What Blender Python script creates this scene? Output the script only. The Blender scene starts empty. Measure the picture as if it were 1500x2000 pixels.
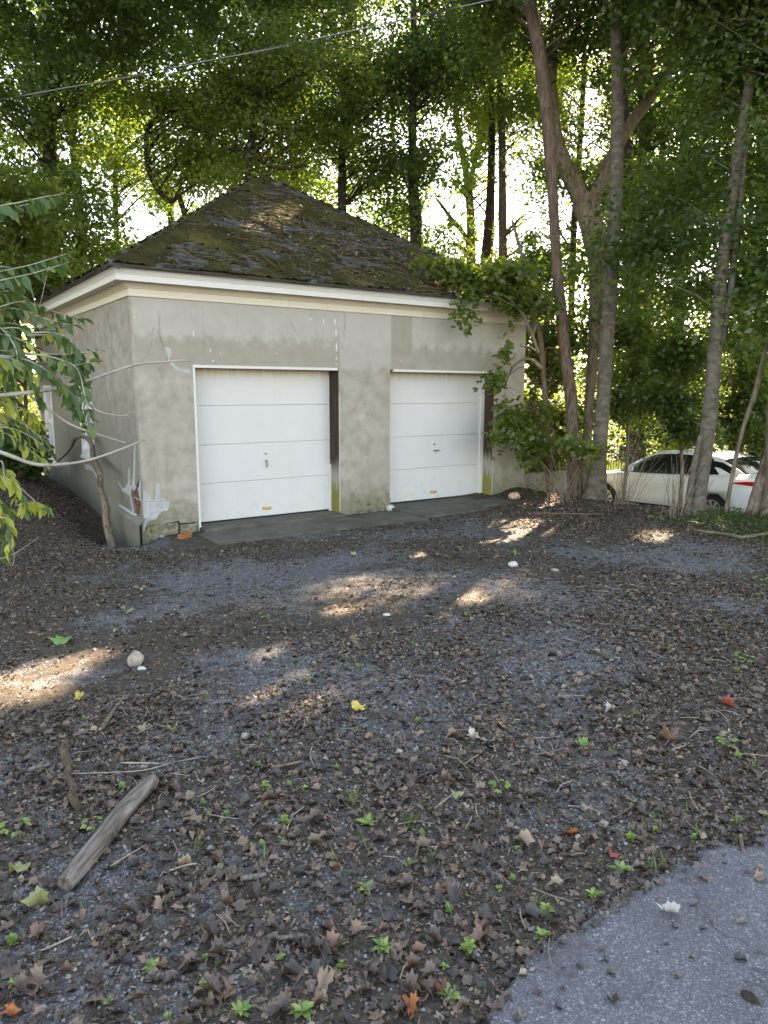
import bpy, bmesh, math, random
import numpy as np
from mathutils import Vector, Matrix
from mathutils.geometry import tessellate_polygon

random.seed(7)
rng = np.random.default_rng(11)
sc = bpy.context.scene
COL = sc.collection
R_ = math.radians

# ------------------------------------------------------------------ camera
FPX = 1412.1                                  # focal length in photo pixels (1500 x 2000)
CAM = np.array([-2.6164, -9.3050, 1.8206])
FW = np.array([0.55902719, 0.81220214, -0.16678213])
RT = np.array([0.82405462, -0.56650055, 0.00333356])
UP = np.array([0.09177464, 0.13930114, 0.98598814])
cd = bpy.data.cameras.new('camera')
cam = bpy.data.objects.new('camera', cd)
COL.objects.link(cam)
cd.sensor_fit = 'VERTICAL'
cd.sensor_height = 36.0
cd.lens = 36.0 * FPX / 2000.0
cd.clip_start = 0.05
cd.clip_end = 2000
mm = Matrix.Identity(4)
for i in range(3):
    mm[i][0], mm[i][1], mm[i][2], mm[i][3] = RT[i], UP[i], -FW[i], CAM[i]
cam.matrix_world = mm
sc.camera = cam

# ------------------------------------------------------------------ world, sun, exposure
SUN_AZ, SUN_EL = R_(52.0), R_(38.0)           # azimuth from +Y towards +X
S = np.array([math.sin(SUN_AZ) * math.cos(SUN_EL), math.cos(SUN_AZ) * math.cos(SUN_EL), math.sin(SUN_EL)])
w = bpy.data.worlds.new('World')
sc.world = w
w.use_nodes = True
wn = w.node_tree
wn.nodes.clear()
sky = wn.nodes.new('ShaderNodeTexSky')
sky.sky_type = 'NISHITA'
sky.sun_disc = False
sky.sun_elevation = SUN_EL
sky.sun_rotation = SUN_AZ
sky.air_density = 1.0
sky.dust_density = 0.4
sky.ozone_density = 0.6
bg = wn.nodes.new('ShaderNodeBackground')
bg.inputs['Strength'].default_value = 0.12
wo = wn.nodes.new('ShaderNodeOutputWorld')
wn.links.new(sky.outputs[0], bg.inputs[0])
wn.links.new(bg.outputs[0], wo.inputs[0])
sl = bpy.data.lights.new('sun', 'SUN')
sl.energy = 5.0
sl.angle = R_(0.55)
sl.color = (1.0, 0.93, 0.82)
so = bpy.data.objects.new('sun', sl)
so.rotation_euler = Vector(S).to_track_quat('Z', 'Y').to_euler()
so.location = (20, 12, 30)
COL.objects.link(so)
sc.view_settings.view_transform = 'Standard'
sc.view_settings.look = 'None'
sc.view_settings.gamma = 1.0
sc.view_settings.use_curve_mapping = False
sc.view_settings.exposure = 2.98
sc.view_settings.use_white_balance = True
sc.view_settings.white_balance_temperature = 9400
sc.view_settings.white_balance_tint = 18
sc.cycles.max_bounces = 8
sc.cycles.diffuse_bounces = 4
sc.cycles.transmission_bounces = 4
sc.cycles.use_denoising = True

# ------------------------------------------------------------------ maths helpers
def sstep(a, b, x):
    t = np.clip((np.asarray(x, float) - a) / (b - a), 0, 1)
    return t * t * (3 - 2 * t)

def _hash(ix, iy, seed):
    n = (ix.astype(np.int64) * 374761393 + iy.astype(np.int64) * 668265263 + seed * 1442695041) & 0xFFFFFFFF
    n = ((n ^ (n >> 13)) * 1274126177) & 0xFFFFFFFF
    return ((n ^ (n >> 16)) & 0xFFFF) / 65535.0

def vnoise(x, y, seed=0):
    x = np.asarray(x, float); y = np.asarray(y, float)
    ix = np.floor(x); iy = np.floor(y)
    fx = x - ix; fy = y - iy
    fx = fx * fx * (3 - 2 * fx); fy = fy * fy * (3 - 2 * fy)
    a = _hash(ix, iy, seed); b = _hash(ix + 1, iy, seed); c = _hash(ix, iy + 1, seed); d = _hash(ix + 1, iy + 1, seed)
    return (a * (1 - fx) + b * fx) * (1 - fy) + (c * (1 - fx) + d * fx) * fy

def fbm(x, y, seed=0, octv=4, gain=0.5):
    s = 0; a = 1; t = 0; f = 1
    for o in range(octv):
        s = s + a * vnoise(np.asarray(x) * f, np.asarray(y) * f, seed + o * 17); t += a; a *= gain; f *= 2.03
    return s / t

GW, GD = 6.79, 6.65                           # garage width and depth
ZT = 2.942                                    # bottom of the frieze
APEX = np.array([GW / 2, GD / 2, 5.60])
EO, EZ = 0.285, 3.245                         # eave overhang and eave height

def ground(x, y):
    """height of the terrain"""
    x = np.asarray(x, float); y = np.asarray(y, float)
    base = -0.05 + 0.03 * sstep(3, 4, x) + 0.12 * sstep(4.5, 6.8, x)
    base = base + 0.24 * sstep(-1.2, -7.5, y)
    base = base + 0.36 * sstep(-0.1, -1.0, x) * sstep(0.2, 2.6, y) * sstep(-7, -1.5, x)
    base = base + 0.24 * sstep(1.6, 5.5, y) * sstep(0.4, -0.4, x)
    pit = np.exp(-((x + 0.16) / 0.42) ** 2 - ((y - 0.95) / 0.95) ** 2)
    base = base - 0.36 * pit
    s = sstep(6.6, 8.1, x) * sstep(-12, -6.5, y)
    z = base * (1 - s) + (-0.83 - 0.035 * np.clip(y + 1.42, -6, 8)) * s
    s2 = sstep(13.0, 15.5, x) * sstep(-10, -5, y)
    z = z + 0.35 * s2
    b = np.maximum(0, np.hypot(x - 2, y + 2) - 26)
    z = z + 0.03 * b * sstep(0, 14, b)
    near = sstep(30, 12, np.hypot(x, y))
    z = z + near * (0.05 * (fbm(x * 0.9, y * 0.9, 3, 3) - 0.5) + 0.018 * (vnoise(x * 3.1, y * 3.1, 9) - 0.5))
    flat = sstep(-1.9, -1.2, y) * sstep(0.3, 0.2, y) * sstep(0.1, 0.4, x) * sstep(6.6, 6.2, x)
    return z * (1 - flat) + flat * (-0.075 + 0.10 * sstep(4.5, 6.8, x))

def gz(x, y):
    return float(ground(x, y))

def ray(px, py):
    v = FW * FPX + RT * (px - 750) - UP * (py - 1000)
    return v / FPX

def at(px, py, depth):
    return CAM + ray(px, py) * depth

def on_ground(px, py):
    v = ray(px, py); t = 1.0
    for _ in range(400):
        p = CAM + v * t
        d = p[2] - gz(p[0], p[1])
        if d < 0.0015: break
        t += max(d * 0.55, 0.002)
    return p

def on_front(px, py, yv=0.0):
    v = ray(px, py); return CAM + v * ((yv - CAM[1]) / v[1])

def on_left(px, py, xv=0.0):
    v = ray(px, py); return CAM + v * ((xv - CAM[0]) / v[0])

def to_px(P):
    d = np.asarray(P) - CAM
    z = d @ FW
    zz = np.where(np.abs(z) < 1e-6, 1e-6, z)
    return 750 + FPX * (d @ RT) / zz, 1000 - FPX * (d @ UP) / zz, z

# ------------------------------------------------------------------ object helpers
def link(o, parent=None):
    COL.objects.link(o)
    if parent is not None: o.parent = parent
    return o

def tag(o, label=None, cat=None, group=None, kind=None):
    if label: o['label'] = label
    if cat: o['category'] = cat
    if group: o['group'] = group
    if kind: o['kind'] = kind
    return o

def thing(name, label, cat, loc=(0, 0, 0), rz=0, group=None):
    o = bpy.data.objects.new(name, None)
    o.empty_display_size = 0.2
    o.location = loc; o.rotation_euler = (0, 0, rz)
    link(o)
    return tag(o, label, cat, group)

def inst(name, me, parent=None, loc=(0, 0, 0), rot=(0, 0, 0), scale=(1, 1, 1)):
    o = bpy.data.objects.new(name, me)
    o.location = loc; o.rotation_euler = rot; o.scale = scale
    return link(o, parent)

def np_mesh(name, V, F, mat, smooth=False, attr=None):
    """V (n,3), F list of (m,k) arrays of equal-sized faces; attr: per-face float array"""
    me = bpy.data.meshes.new(name)
    V = np.asarray(V, np.float32)
    if not isinstance(F, (list, tuple)): F = [F]
    F = [np.asarray(f, np.int32) for f in F if len(f)]
    me.vertices.add(len(V)); me.vertices.foreach_set('co', V.ravel())
    nl = sum(f.size for f in F); nf = sum(len(f) for f in F)
    me.loops.add(nl); me.loops.foreach_set('vertex_index', np.concatenate([f.ravel() for f in F]))
    tot = np.concatenate([np.full(len(f), f.shape[1], np.int32) for f in F])
    st = np.concatenate([[0], np.cumsum(tot)[:-1]]).astype(np.int32)
    me.polygons.add(nf)
    me.polygons.foreach_set('loop_start', st)
    me.polygons.foreach_set('loop_total', tot)
    if smooth: me.polygons.foreach_set('use_smooth', np.ones(nf, bool))
    me.update(calc_edges=True)
    if attr is not None:
        a = me.attributes.new('tint', 'FLOAT', 'FACE')
        a.data.foreach_set('value', np.asarray(attr, np.float32))
    if mat: me.materials.append(mat)
    return me

class MB:
    """collects faces for one mesh"""
    def __init__(s): s.v = []; s.f = []; s.sm = []
    def face(s, pts, smooth=False):
        b = len(s.v); s.v += [tuple(map(float, p)) for p in pts]; s.f.append(tuple(range(b, b + len(pts)))); s.sm.append(smooth)
    def box(s, a, b, rz=0, c=(0, 0, 0), jit=0.0):
        x0, y0, z0 = a; x1, y1, z1 = b
        P = [(x0, y0, z0), (x1, y0, z0), (x1, y1, z0), (x0, y1, z0), (x0, y0, z1), (x1, y0, z1), (x1, y1, z1), (x0, y1, z1)]
        if jit: P = [tuple(q + random.uniform(-jit, jit) for q in p) for p in P]
        if rz:
            cs, sn = math.cos(rz), math.sin(rz)
            P = [(c[0] + (p[0] - c[0]) * cs - (p[1] - c[1]) * sn, c[1] + (p[0] - c[0]) * sn + (p[1] - c[1]) * cs, p[2]) for p in P]
        n = len(s.v); s.v += P
        for q in ((0, 3, 2, 1), (4, 5, 6, 7), (0, 1, 5, 4), (1, 2, 6, 5), (2, 3, 7, 6), (3, 0, 4, 7)):
            s.f.append(tuple(n + i for i in q)); s.sm.append(False)
    def prism(s, pts, off):
        """closed polygon pts extruded by vector off"""
        n = len(pts); b = len(s.v); off = np.asarray(off, float)
        s.v += [tuple(map(float, p)) for p in pts] + [tuple(np.asarray(p, float) + off) for p in pts]
        tr = tessellate_polygon([[Vector(p) for p in pts]])
        for t in tr:
            s.f.append(tuple(b + i for i in t)); s.sm.append(False)
            s.f.append(tuple(b + n + i for i in reversed(t))); s.sm.append(False)
        for i in range(n):
            j = (i + 1) % n
            s.f.append((b + i, b + j, b + n + j, b + n + i)); s.sm.append(False)
    def tube(s, pts, rad, sides=8, jit=0.0, caps=True, flat=1.0):
        P = [np.asarray(p, float) for p in pts]; n = len(P)
        if np.isscalar(rad): rad = [rad] * n
        b = len(s.v); prev = None
        for i in range(n):
            t = P[min(i + 1, n - 1)] - P[max(i - 1, 0)]
            t = t / (np.linalg.norm(t) + 1e-9)
            if prev is None:
                a = np.array([1, 0, 0]) if abs(t[0]) < .8 else np.array([0, 1, 0])
                u = np.cross(t, a)
            else: u = prev - t * (prev @ t)
            u = u / (np.linalg.norm(u) + 1e-9); prev = u
            q = np.cross(t, u)
            for k in range(sides):
                an = 2 * math.pi * k / sides
                r = rad[i] * (1 + (random.uniform(-jit, jit) if jit else 0))
                s.v.append(tuple(P[i] + r * (math.cos(an) * u + flat * math.sin(an) * q)))
        for i in range(n - 1):
            for k in range(sides):
                k2 = (k + 1) % sides
                s.f.append((b + i * sides + k, b + i * sides + k2, b + (i + 1) * sides + k2, b + (i + 1) * sides + k)); s.sm.append(True)
        if caps:
            s.f.append(tuple(b + k for k in reversed(range(sides)))); s.sm.append(False)
            s.f.append(tuple(b + (n - 1) * sides + k for k in range(sides))); s.sm.append(False)
    def loft(s, rows, smooth=True, closed=False):
        b = len(s.v); m = len(rows[0])
        for r in rows: s.v += [tuple(map(float, p)) for p in r]
        for i in range(len(rows) - 1):
            for k in range(m if closed else m - 1):
                k2 = (k + 1) % m
                s.f.append((b + i * m + k, b + i * m + k2, b + (i + 1) * m + k2, b + (i + 1) * m + k)); s.sm.append(smooth)
    def mesh(s, name, mat):
        me = bpy.data.meshes.new(name)
        me.from_pydata(s.v, [], s.f)
        me.polygons.foreach_set('use_smooth', s.sm)
        if mat: me.materials.append(mat)
        me.update()
        return me
    def build(s, name, mat, parent=None, bevel=0, recalc=False):
        me = s.mesh(name, mat)
        if recalc or bevel:
            bm = bmesh.new(); bm.from_mesh(me)
            bmesh.ops.remove_doubles(bm, verts=bm.verts, dist=1e-5)
            bmesh.ops.recalc_face_normals(bm, faces=bm.faces)
            if bevel:
                ed = [e for e in bm.edges if len(e.link_faces) == 2 and e.calc_face_angle(0) > 0.6]
                bmesh.ops.bevel(bm, geom=ed, offset=bevel, segments=2, affect='EDGES', profile=0.6)
            bm.to_mesh(me); bm.free()
        return inst(name, me, parent)

def smooth_path(pts, n):
    """Catmull-Rom resample of rows (any width)"""
    P = np.asarray(pts, float); m = len(P)
    if m == 2: return np.array([P[0] + (P[1] - P[0]) * t for t in np.linspace(0, 1, n)])
    out = []
    for t in np.linspace(0, m - 1 - 1e-6, n):
        i = int(t); u = t - i
        p0 = P[max(i - 1, 0)]; p1 = P[i]; p2 = P[i + 1]; p3 = P[min(i + 2, m - 1)]
        out.append(0.5 * ((2 * p1) + (-p0 + p2) * u + (2 * p0 - 5 * p1 + 4 * p2 - p3) * u * u + (-p0 + 3 * p1 - 3 * p2 + p3) * u ** 3))
    return np.array(out)

# ------------------------------------------------------------------ node helpers
def new_mat(name):
    m = bpy.data.materials.new(name); m.use_nodes = True
    nt = m.node_tree; nt.nodes.clear()
    return m, nt

def nd(nt, typ, ins=None, **props):
    n = nt.nodes.new(typ)
    for k, v in props.items(): setattr(n, k, v)
    for k, v in (ins or {}).items():
        s = n.inputs[k]
        if hasattr(v, 'is_output') or isinstance(v, bpy.types.NodeSocket): nt.links.new(v, s)
        else:
            if hasattr(s.default_value, '__len__') and len(s.default_value) == 4 and len(v) == 3: v = (*v, 1)
            s.default_value = v
    return n

def mth(nt, op, a, b=0.0, clamp=False):
    n = nt.nodes.new('ShaderNodeMath'); n.operation = op; n.use_clamp = clamp
    for i, v in enumerate((a, b)):
        if isinstance(v, bpy.types.NodeSocket): nt.links.new(v, n.inputs[i])
        else: n.inputs[i].default_value = v
    return n.outputs[0]

def noise(nt, vec, scale, detail=4, rough=0.55, dist=0.0):
    n = nd(nt, 'ShaderNodeTexNoise', {'Scale': scale, 'Detail': detail, 'Roughness': rough, 'Distortion': dist})
    if vec is not None: nt.links.new(vec, n.inputs['Vector'])
    return n.outputs[0]

def voro(nt, vec, scale, out='Color', feature='F1'):
    n = nd(nt, 'ShaderNodeTexVoronoi', {'Scale': scale}, feature=feature)
    if vec is not None: nt.links.new(vec, n.inputs['Vector'])
    return n.outputs[out]

def ramp(nt, fac, stops, interp='LINEAR'):
    n = nt.nodes.new('ShaderNodeValToRGB'); n.color_ramp.interpolation = interp
    e = n.color_ramp.elements
    while len(e) < len(stops): e.new(0.5)
    for i, (p, c) in enumerate(stops):
        e[i].position = p
        if not hasattr(c, '__len__'): c = (c, c, c)
        e[i].color = (*c, 1)
    nt.links.new(fac, n.inputs[0])
    return n.outputs[0]

def mixc(nt, fac, a, b, blend='MIX'):
    n = nt.nodes.new('ShaderNodeMix'); n.data_type = 'RGBA'; n.blend_type = blend
    for i, v in ((0, fac), (6, a), (7, b)):
        if isinstance(v, bpy.types.NodeSocket): nt.links.new(v, n.inputs[i])
        else:
            n.inputs[i].default_value = v if i == 0 else (*v, 1)
    return n.outputs[2]

def maprange(nt, v, a, b, c=0.0, d=1.0, smooth=True):
    n = nd(nt, 'ShaderNodeMapRange', {1: a, 2: b, 3: c, 4: d}, interpolation_type='SMOOTHSTEP' if smooth else 'LINEAR')
    nt.links.new(v, n.inputs[0])
    return n.outputs[0]

def coords(nt, kind='Object', scale=None):
    c = nd(nt, 'ShaderNodeTexCoord').outputs[kind]
    if scale is not None:
        m = nd(nt, 'ShaderNodeMapping', {'Scale': scale}); nt.links.new(c, m.inputs[0]); return m.outputs[0]
    return c

def finish(nt, col, rough=0.8, bump=None, bstr=0.3, bdist=0.01, spec=0.3, **extra):
    p = nd(nt, 'ShaderNodeBsdfPrincipled')
    for k, v in {'Base Color': col, 'Roughness': rough, 'Specular IOR Level': spec, **extra}.items():
        s = p.inputs[k]
        if isinstance(v, bpy.types.NodeSocket): nt.links.new(v, s)
        else:
            if hasattr(v, '__len__') and len(v) == 3: v = (*v, 1)
            s.default_value = v
    if bump is not None:
        b = nd(nt, 'ShaderNodeBump', {'Strength': bstr, 'Distance': bdist}); nt.links.new(bump, b.inputs['Height'])
        nt.links.new(b.outputs[0], p.inputs['Normal'])
    o = nd(nt, 'ShaderNodeOutputMaterial'); nt.links.new(p.outputs[0], o.inputs[0])
    return p

def plain(name, col, rough=0.6, var=0.15, scale=20, spec=0.3, bstr=0.15, **extra):
    m, nt = new_mat(name)
    c = coords(nt)
    n = noise(nt, c, scale, 5, 0.6)
    cc = mixc(nt, maprange(nt, n, 0.3, 0.7), tuple(x * (1 - var) for x in col), tuple(min(1, x * (1 + var)) for x in col))
    finish(nt, cc, rough, n, bstr, 0.004, spec, **extra)
    return m
# ------------------------------------------------------------------ materials
def leaf_mat(name, stops, trans, tmix=0.42, use_obj=False, rough=0.45, gloss=0.04):
    m, nt = new_mat(name)
    if use_obj: f = nd(nt, 'ShaderNodeObjectInfo').outputs['Random']
    else: f = nd(nt, 'ShaderNodeAttribute', attribute_name='tint').outputs['Fac']
    col = ramp(nt, f, stops)
    tcol = ramp(nt, f, trans)
    d = nd(nt, 'ShaderNodeBsdfDiffuse', {'Color': col})
    t = nd(nt, 'ShaderNodeBsdfTranslucent', {'Color': tcol})
    g = nd(nt, 'ShaderNodeBsdfGlossy', {'Color': (0.9, 0.95, 1.0), 'Roughness': rough})
    a = nd(nt, 'ShaderNodeMixShader', {0: tmix, 1: d.outputs[0], 2: t.outputs[0]})
    b = nd(nt, 'ShaderNodeMixShader', {0: gloss, 1: a.outputs[0], 2: g.outputs[0]})
    o = nd(nt, 'ShaderNodeOutputMaterial'); nt.links.new(b.outputs[0], o.inputs[0])
    return m

M = {}
CAN = [(0.0, (0.025, 0.047, 0.015)), (0.5, (0.041, 0.075, 0.022)), (0.85, (0.060, 0.10, 0.026)), (1.0, (0.09, 0.115, 0.033))]
CANT = [(0.0, (0.11, 0.235, 0.03)), (0.6, (0.235, 0.39, 0.055)), (1.0, (0.42, 0.50, 0.085))]
M['canopy'] = leaf_mat('canopy_leaf', CAN, CANT)
M['canopy_sunlit_yellow'] = leaf_mat('canopy_leaf_sunlit_tone', [(0.0, (0.040, 0.062, 0.016)), (0.6, (0.065, 0.092, 0.021)), (1.0, (0.11, 0.12, 0.03))],
                              [(0.0, (0.23, 0.41, 0.05)), (1.0, (0.47, 0.57, 0.085))], 0.45)  # paler yellow copy of the leaf colour, painted to look sunlit
M['canopy_deep'] = leaf_mat('canopy_leaf_deep_green', [(0.0, (0.024, 0.043, 0.014)), (0.6, (0.040, 0.068, 0.019)), (1.0, (0.060, 0.092, 0.024))],
                            [(0.0, (0.09, 0.20, 0.03)), (1.0, (0.23, 0.36, 0.05))], 0.40, gloss=0.03)
M['shrub_leaf'] = leaf_mat('shrub_leaf', [(0.0, (0.044, 0.095, 0.032)), (0.6, (0.080, 0.145, 0.042)), (1.0, (0.16, 0.21, 0.055))],
                           [(0.0, (0.06, 0.14, 0.03)), (1.0, (0.14, 0.24, 0.04))], 0.35, True, 0.5, 0.03)
M['shrub_leaf_yellow'] = leaf_mat('shrub_leaf_yellowing', [(0.0, (0.20, 0.26, 0.05)), (0.5, (0.32, 0.36, 0.06)), (1.0, (0.45, 0.42, 0.08))],
                                  [(0.0, (0.30, 0.38, 0.05)), (1.0, (0.55, 0.5, 0.08))], 0.35, True)
M['weed'] = leaf_mat('weed_leaf', [(0.0, (0.07, 0.15, 0.04)), (0.5, (0.17, 0.28, 0.06)), (1.0, (0.33, 0.42, 0.10))],
                     [(0.0, (0.10, 0.22, 0.03)), (1.0, (0.3, 0.4, 0.06))], 0.3)
M['grass'] = leaf_mat('grass_blade', [(0.0, (0.05, 0.10, 0.03)), (0.6, (0.10, 0.17, 0.05)), (1.0, (0.20, 0.22, 0.08))],
                      [(0.0, (0.14, 0.22, 0.04)), (1.0, (0.36, 0.4, 0.1))], 0.35)
LIT = [(0.0, (0.030, 0.0225, 0.0155)), (0.3, (0.072, 0.053, 0.036)), (0.55, (0.138, 0.098, 0.064)), (0.75, (0.22, 0.150, 0.097)), (0.86, (0.21, 0.110, 0.068)), (0.95, (0.27, 0.20, 0.13)), (1.0, (0.38, 0.31, 0.22))]
M['litter'] = leaf_mat('dry_leaf', LIT, [(0.0, (0.03, 0.02, 0.01)), (1.0, (0.2, 0.13, 0.07))], 0.15, False, 0.5, 0.05)
M['litter_obj'] = leaf_mat('dry_leaf_single', LIT[1:] and [(p, c) for p, c in [(0.0, (0.05, 0.036, 0.028)), (0.4, (0.115, 0.076, 0.054)), (0.7, (0.19, 0.125, 0.088)), (0.88, (0.22, 0.11, 0.072)), (1.0, (0.34, 0.25, 0.17))]],
                           [(0.0, (0.03, 0.02, 0.01)), (1.0, (0.2, 0.13, 0.07))], 0.15, True, 0.5, 0.05)

def leafy(name, col):
    c2 = tuple(x * 0.8 for x in col)
    return leaf_mat(name, [(0.0, c2), (1.0, col)], [(0.0, c2), (1.0, col)], 0.2, True)
M['leaf_white'] = leafy('bleached_leaf', (0.62, 0.55, 0.48))
M['leaf_gold'] = leafy('golden_leaf', (0.62, 0.46, 0.09))
M['leaf_orange'] = leafy('orange_leaf', (0.55, 0.17, 0.04))
M['leaf_red'] = leafy('red_leaf', (0.42, 0.10, 0.07))
M['leaf_palegreen'] = leafy('pale_green_leaf', (0.36, 0.38, 0.17))
M['leaf_green'] = leafy('fallen_green_leaf', (0.16, 0.28, 0.07))

# terrain: dirt and leaf mould with worn gravelly asphalt showing through ('gravel' attribute)
m, nt = new_mat('ground_dirt_and_gravel'); M['ground'] = m
c = coords(nt)
gr = nd(nt, 'ShaderNodeAttribute', attribute_name='gravel').outputs['Fac']
gs = nd(nt, 'ShaderNodeAttribute', attribute_name='grassy').outputs['Fac']
br = noise(nt, c, 9, 6, 0.7)
gm = maprange(nt, mth(nt, 'ADD', gr, mth(nt, 'MULTIPLY', mth(nt, 'SUBTRACT', br, 0.5), 2.3)), 0.36, 0.72, 0.0, 0.86)
n1 = noise(nt, c, 26, 6, 0.7)
n2 = noise(nt, c, 120, 4, 0.7)
dirt = ramp(nt, n1, [(0.25, (0.023, 0.0187, 0.0142)), (0.5, (0.060, 0.048, 0.036)), (0.68, (0.105, 0.084, 0.062)), (0.8, (0.145, 0.12, 0.092))])
dirt = mixc(nt, maprange(nt, n2, 0.52, 0.75), dirt, (0.19, 0.165, 0.13))
v1 = nd(nt, 'ShaderNodeSeparateColor', {0: voro(nt, c, 95)}).outputs[0]
v2 = nd(nt, 'ShaderNodeSeparateColor', {0: voro(nt, c, 210)}).outputs[1]
grav = ramp(nt, v1, [(0.0, (0.045, 0.046, 0.05)), (0.55, (0.085, 0.088, 0.097)), (0.85, (0.15, 0.155, 0.168)), (1.0, (0.36, 0.36, 0.37))])
grav2 = ramp(nt, v2, [(0.0, (0.05, 0.05, 0.055)), (0.7, (0.12, 0.124, 0.136)), (1.0, (0.5, 0.5, 0.51))])
grav = mixc(nt, 0.5, grav, grav2)
grav = mixc(nt, 1.0, grav, (1.0, 1.02, 1.0), 'MULTIPLY')
col = mixc(nt, gm, dirt, grav)
col = mixc(nt, gs, col, mixc(nt, n1, (0.05, 0.08, 0.02), (0.12, 0.15, 0.04)))
h = mth(nt, 'ADD', mth(nt, 'MULTIPLY', n1, 1.0), mth(nt, 'MULTIPLY', mth(nt, 'ADD', v1, v2), 0.3))
finish(nt, col, 0.85, h, 0.9, 0.012, 0.25)

m, nt = new_mat('asphalt'); M['asphalt'] = m
c = coords(nt)
v1 = nd(nt, 'ShaderNodeSeparateColor', {0: voro(nt, c, 150)}).outputs[0]
v2 = nd(nt, 'ShaderNodeSeparateColor', {0: voro(nt, c, 320)}).outputs[0]
a = ramp(nt, v1, [(0.0, (0.07, 0.073, 0.08)), (0.6, (0.12, 0.125, 0.137)), (0.9, (0.17, 0.175, 0.19)), (1.0, (0.42, 0.42, 0.43))])
b = ramp(nt, v2, [(0.0, (0.085, 0.088, 0.096)), (0.8, (0.15, 0.155, 0.17)), (1.0, (0.48, 0.48, 0.49))])
col = mixc(nt, 0.5, a, b)
n1 = noise(nt, c, 3.5, 6, 0.65)
col = mixc(nt, maprange(nt, n1, 0.42, 0.75, 0, 0.55), col, (0.06, 0.058, 0.056))
wv = nd(nt, 'ShaderNodeTexNoise', {'Scale': 3.0, 'Detail': 5}); nt.links.new(c, wv.inputs['Vector'])
va = nd(nt, 'ShaderNodeVectorMath', {0: c, 1: wv.outputs[1]}, operation='ADD')
cr = voro(nt, va.outputs[0], 0.55, 'Distance', 'DISTANCE_TO_EDGE')
h = mth(nt, 'ADD', v1, mth(nt, 'MULTIPLY', v2, 0.6))
col = mixc(nt, maprange(nt, cr, 0.006, 0.0, 0, 0.6), col, (0.04, 0.04, 0.04))
finish(nt, mixc(nt, 0.12, col, (0.05, 0.055, 0.065)), 0.8, h, 0.5, 0.003, 0.25)

# stucco of the garage walls: world metres (walls stand at the origin unscaled)
def stucco(name, left=False):
    m, nt = new_mat(name)
    c = coords(nt)
    sx = nd(nt, 'ShaderNodeSeparateXYZ', {0: c})
    X, Y, Z = sx.outputs
    U = Y if left else X
    big = noise(nt, c, 0.9, 5, 0.6, 0.4)
    mid = noise(nt, c, 4.5, 6, 0.65)
    fine = noise(nt, c, 70, 4, 0.7)
    streak = noise(nt, coords(nt, scale=(9, 9, 0.7)), 1.0, 5, 0.65)
    col = ramp(nt, mid, [(0.28, (0.245, 0.222, 0.184)), (0.5, (0.372, 0.340, 0.292)), (0.72, (0.46, 0.428, 0.372))])
    col = mixc(nt, maprange(nt, big, 0.35, 0.7, 0, 0.55), col, (0.31, 0.280, 0.228))
    wob = mth(nt, 'MULTIPLY', mth(nt, 'SUBTRACT', mid, 0.5), 0.35)
    if not left:
        # paler grey rendering above the doors, the olive band under it, old patches round the pier
        zz = mth(nt, 'ADD', Z, wob)
        top = maprange(nt, zz, 2.40, 2.54)
        col = mixc(nt, mth(nt, 'MULTIPLY', top, 0.75), col, mixc(nt, mid, (0.37, 0.352, 0.325), (0.47, 0.45, 0.42)))
        band = mth(nt, 'MULTIPLY', maprange(nt, zz, 2.02, 2.14), maprange(nt, zz, 2.52, 2.38))
        col = mixc(nt, mth(nt, 'MULTIPLY', band, 0.6), col, (0.30, 0.275, 0.225))
        uu = mth(nt, 'ADD', U, mth(nt, 'MULTIPLY', wob, 0.12))
        pat = mth(nt, 'MULTIPLY', maprange(nt, uu, 2.98, 3.0), maprange(nt, uu, 3.92, 3.90))
        pat = mth(nt, 'MULTIPLY', pat, maprange(nt, zz, 2.05, 2.2))
        col = mixc(nt, mth(nt, 'MULTIPLY', pat, 0.7), col, mixc(nt, mid, (0.38, 0.362, 0.335), (0.46, 0.44, 0.412)))
        dk = mth(nt, 'MULTIPLY', maprange(nt, uu, 3.90, 3.92), maprange(nt, uu, 4.34, 4.28))
        dk = mth(nt, 'MULTIPLY', dk, maprange(nt, zz, 2.3, 2.42))
        col = mixc(nt, mth(nt, 'MULTIPLY', dk, 0.7), col, (0.27, 0.262, 0.20))
    else:
        wash = maprange(nt, mth(nt, 'ADD', Z, wob), 2.3, 0.9)
        col = mixc(nt, mth(nt, 'MULTIPLY', wash, 0.8), col, mixc(nt, streak, (0.13, 0.122, 0.105), (0.25, 0.238, 0.21)))
    # damp and algae rising from the ground
    damp = maprange(nt, mth(nt, 'ADD', Z, mth(nt, 'MULTIPLY', mth(nt, 'SUBTRACT', noise(nt, c, 6, 5, 0.7), 0.5), 0.9)), 0.5, 0.02)
    col = mixc(nt, mth(nt, 'MULTIPLY', damp, 0.8), col, (0.16, 0.15, 0.125) if left else (0.17, 0.165, 0.10))
    blk = mth(nt, 'MULTIPLY', maprange(nt, noise(nt, c, 13, 6, 0.75), 0.5, 0.66), maprange(nt, Z, 0.32, 0.1))
    if not left:
        blk = mth(nt, 'MULTIPLY', blk, mth(nt, 'MULTIPLY', maprange(nt, X, 2.95, 3.4), maprange(nt, X, 4.1, 3.8)))
        col = mixc(nt, mth(nt, 'MULTIPLY', blk, 0.85), col, (0.03, 0.034, 0.02))
    col = mixc(nt, maprange(nt, streak, 0.55, 0.8, 0, 0.4), col, (0.19, 0.18, 0.145))
    col = mixc(nt, maprange(nt, streak, 0.42, 0.2, 0, 0.25), col, (0.43, 0.43, 0.40))
    col = mixc(nt, maprange(nt, fine, 0.55, 0.8, 0, 0.25), col, (0.15, 0.145, 0.12))
    hh = mth(nt, 'ADD', mth(nt, 'MULTIPLY', fine, 0.35), mid)
    finish(nt, col, 0.92, hh, 0.45, 0.01, 0.15)
    return m
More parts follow.
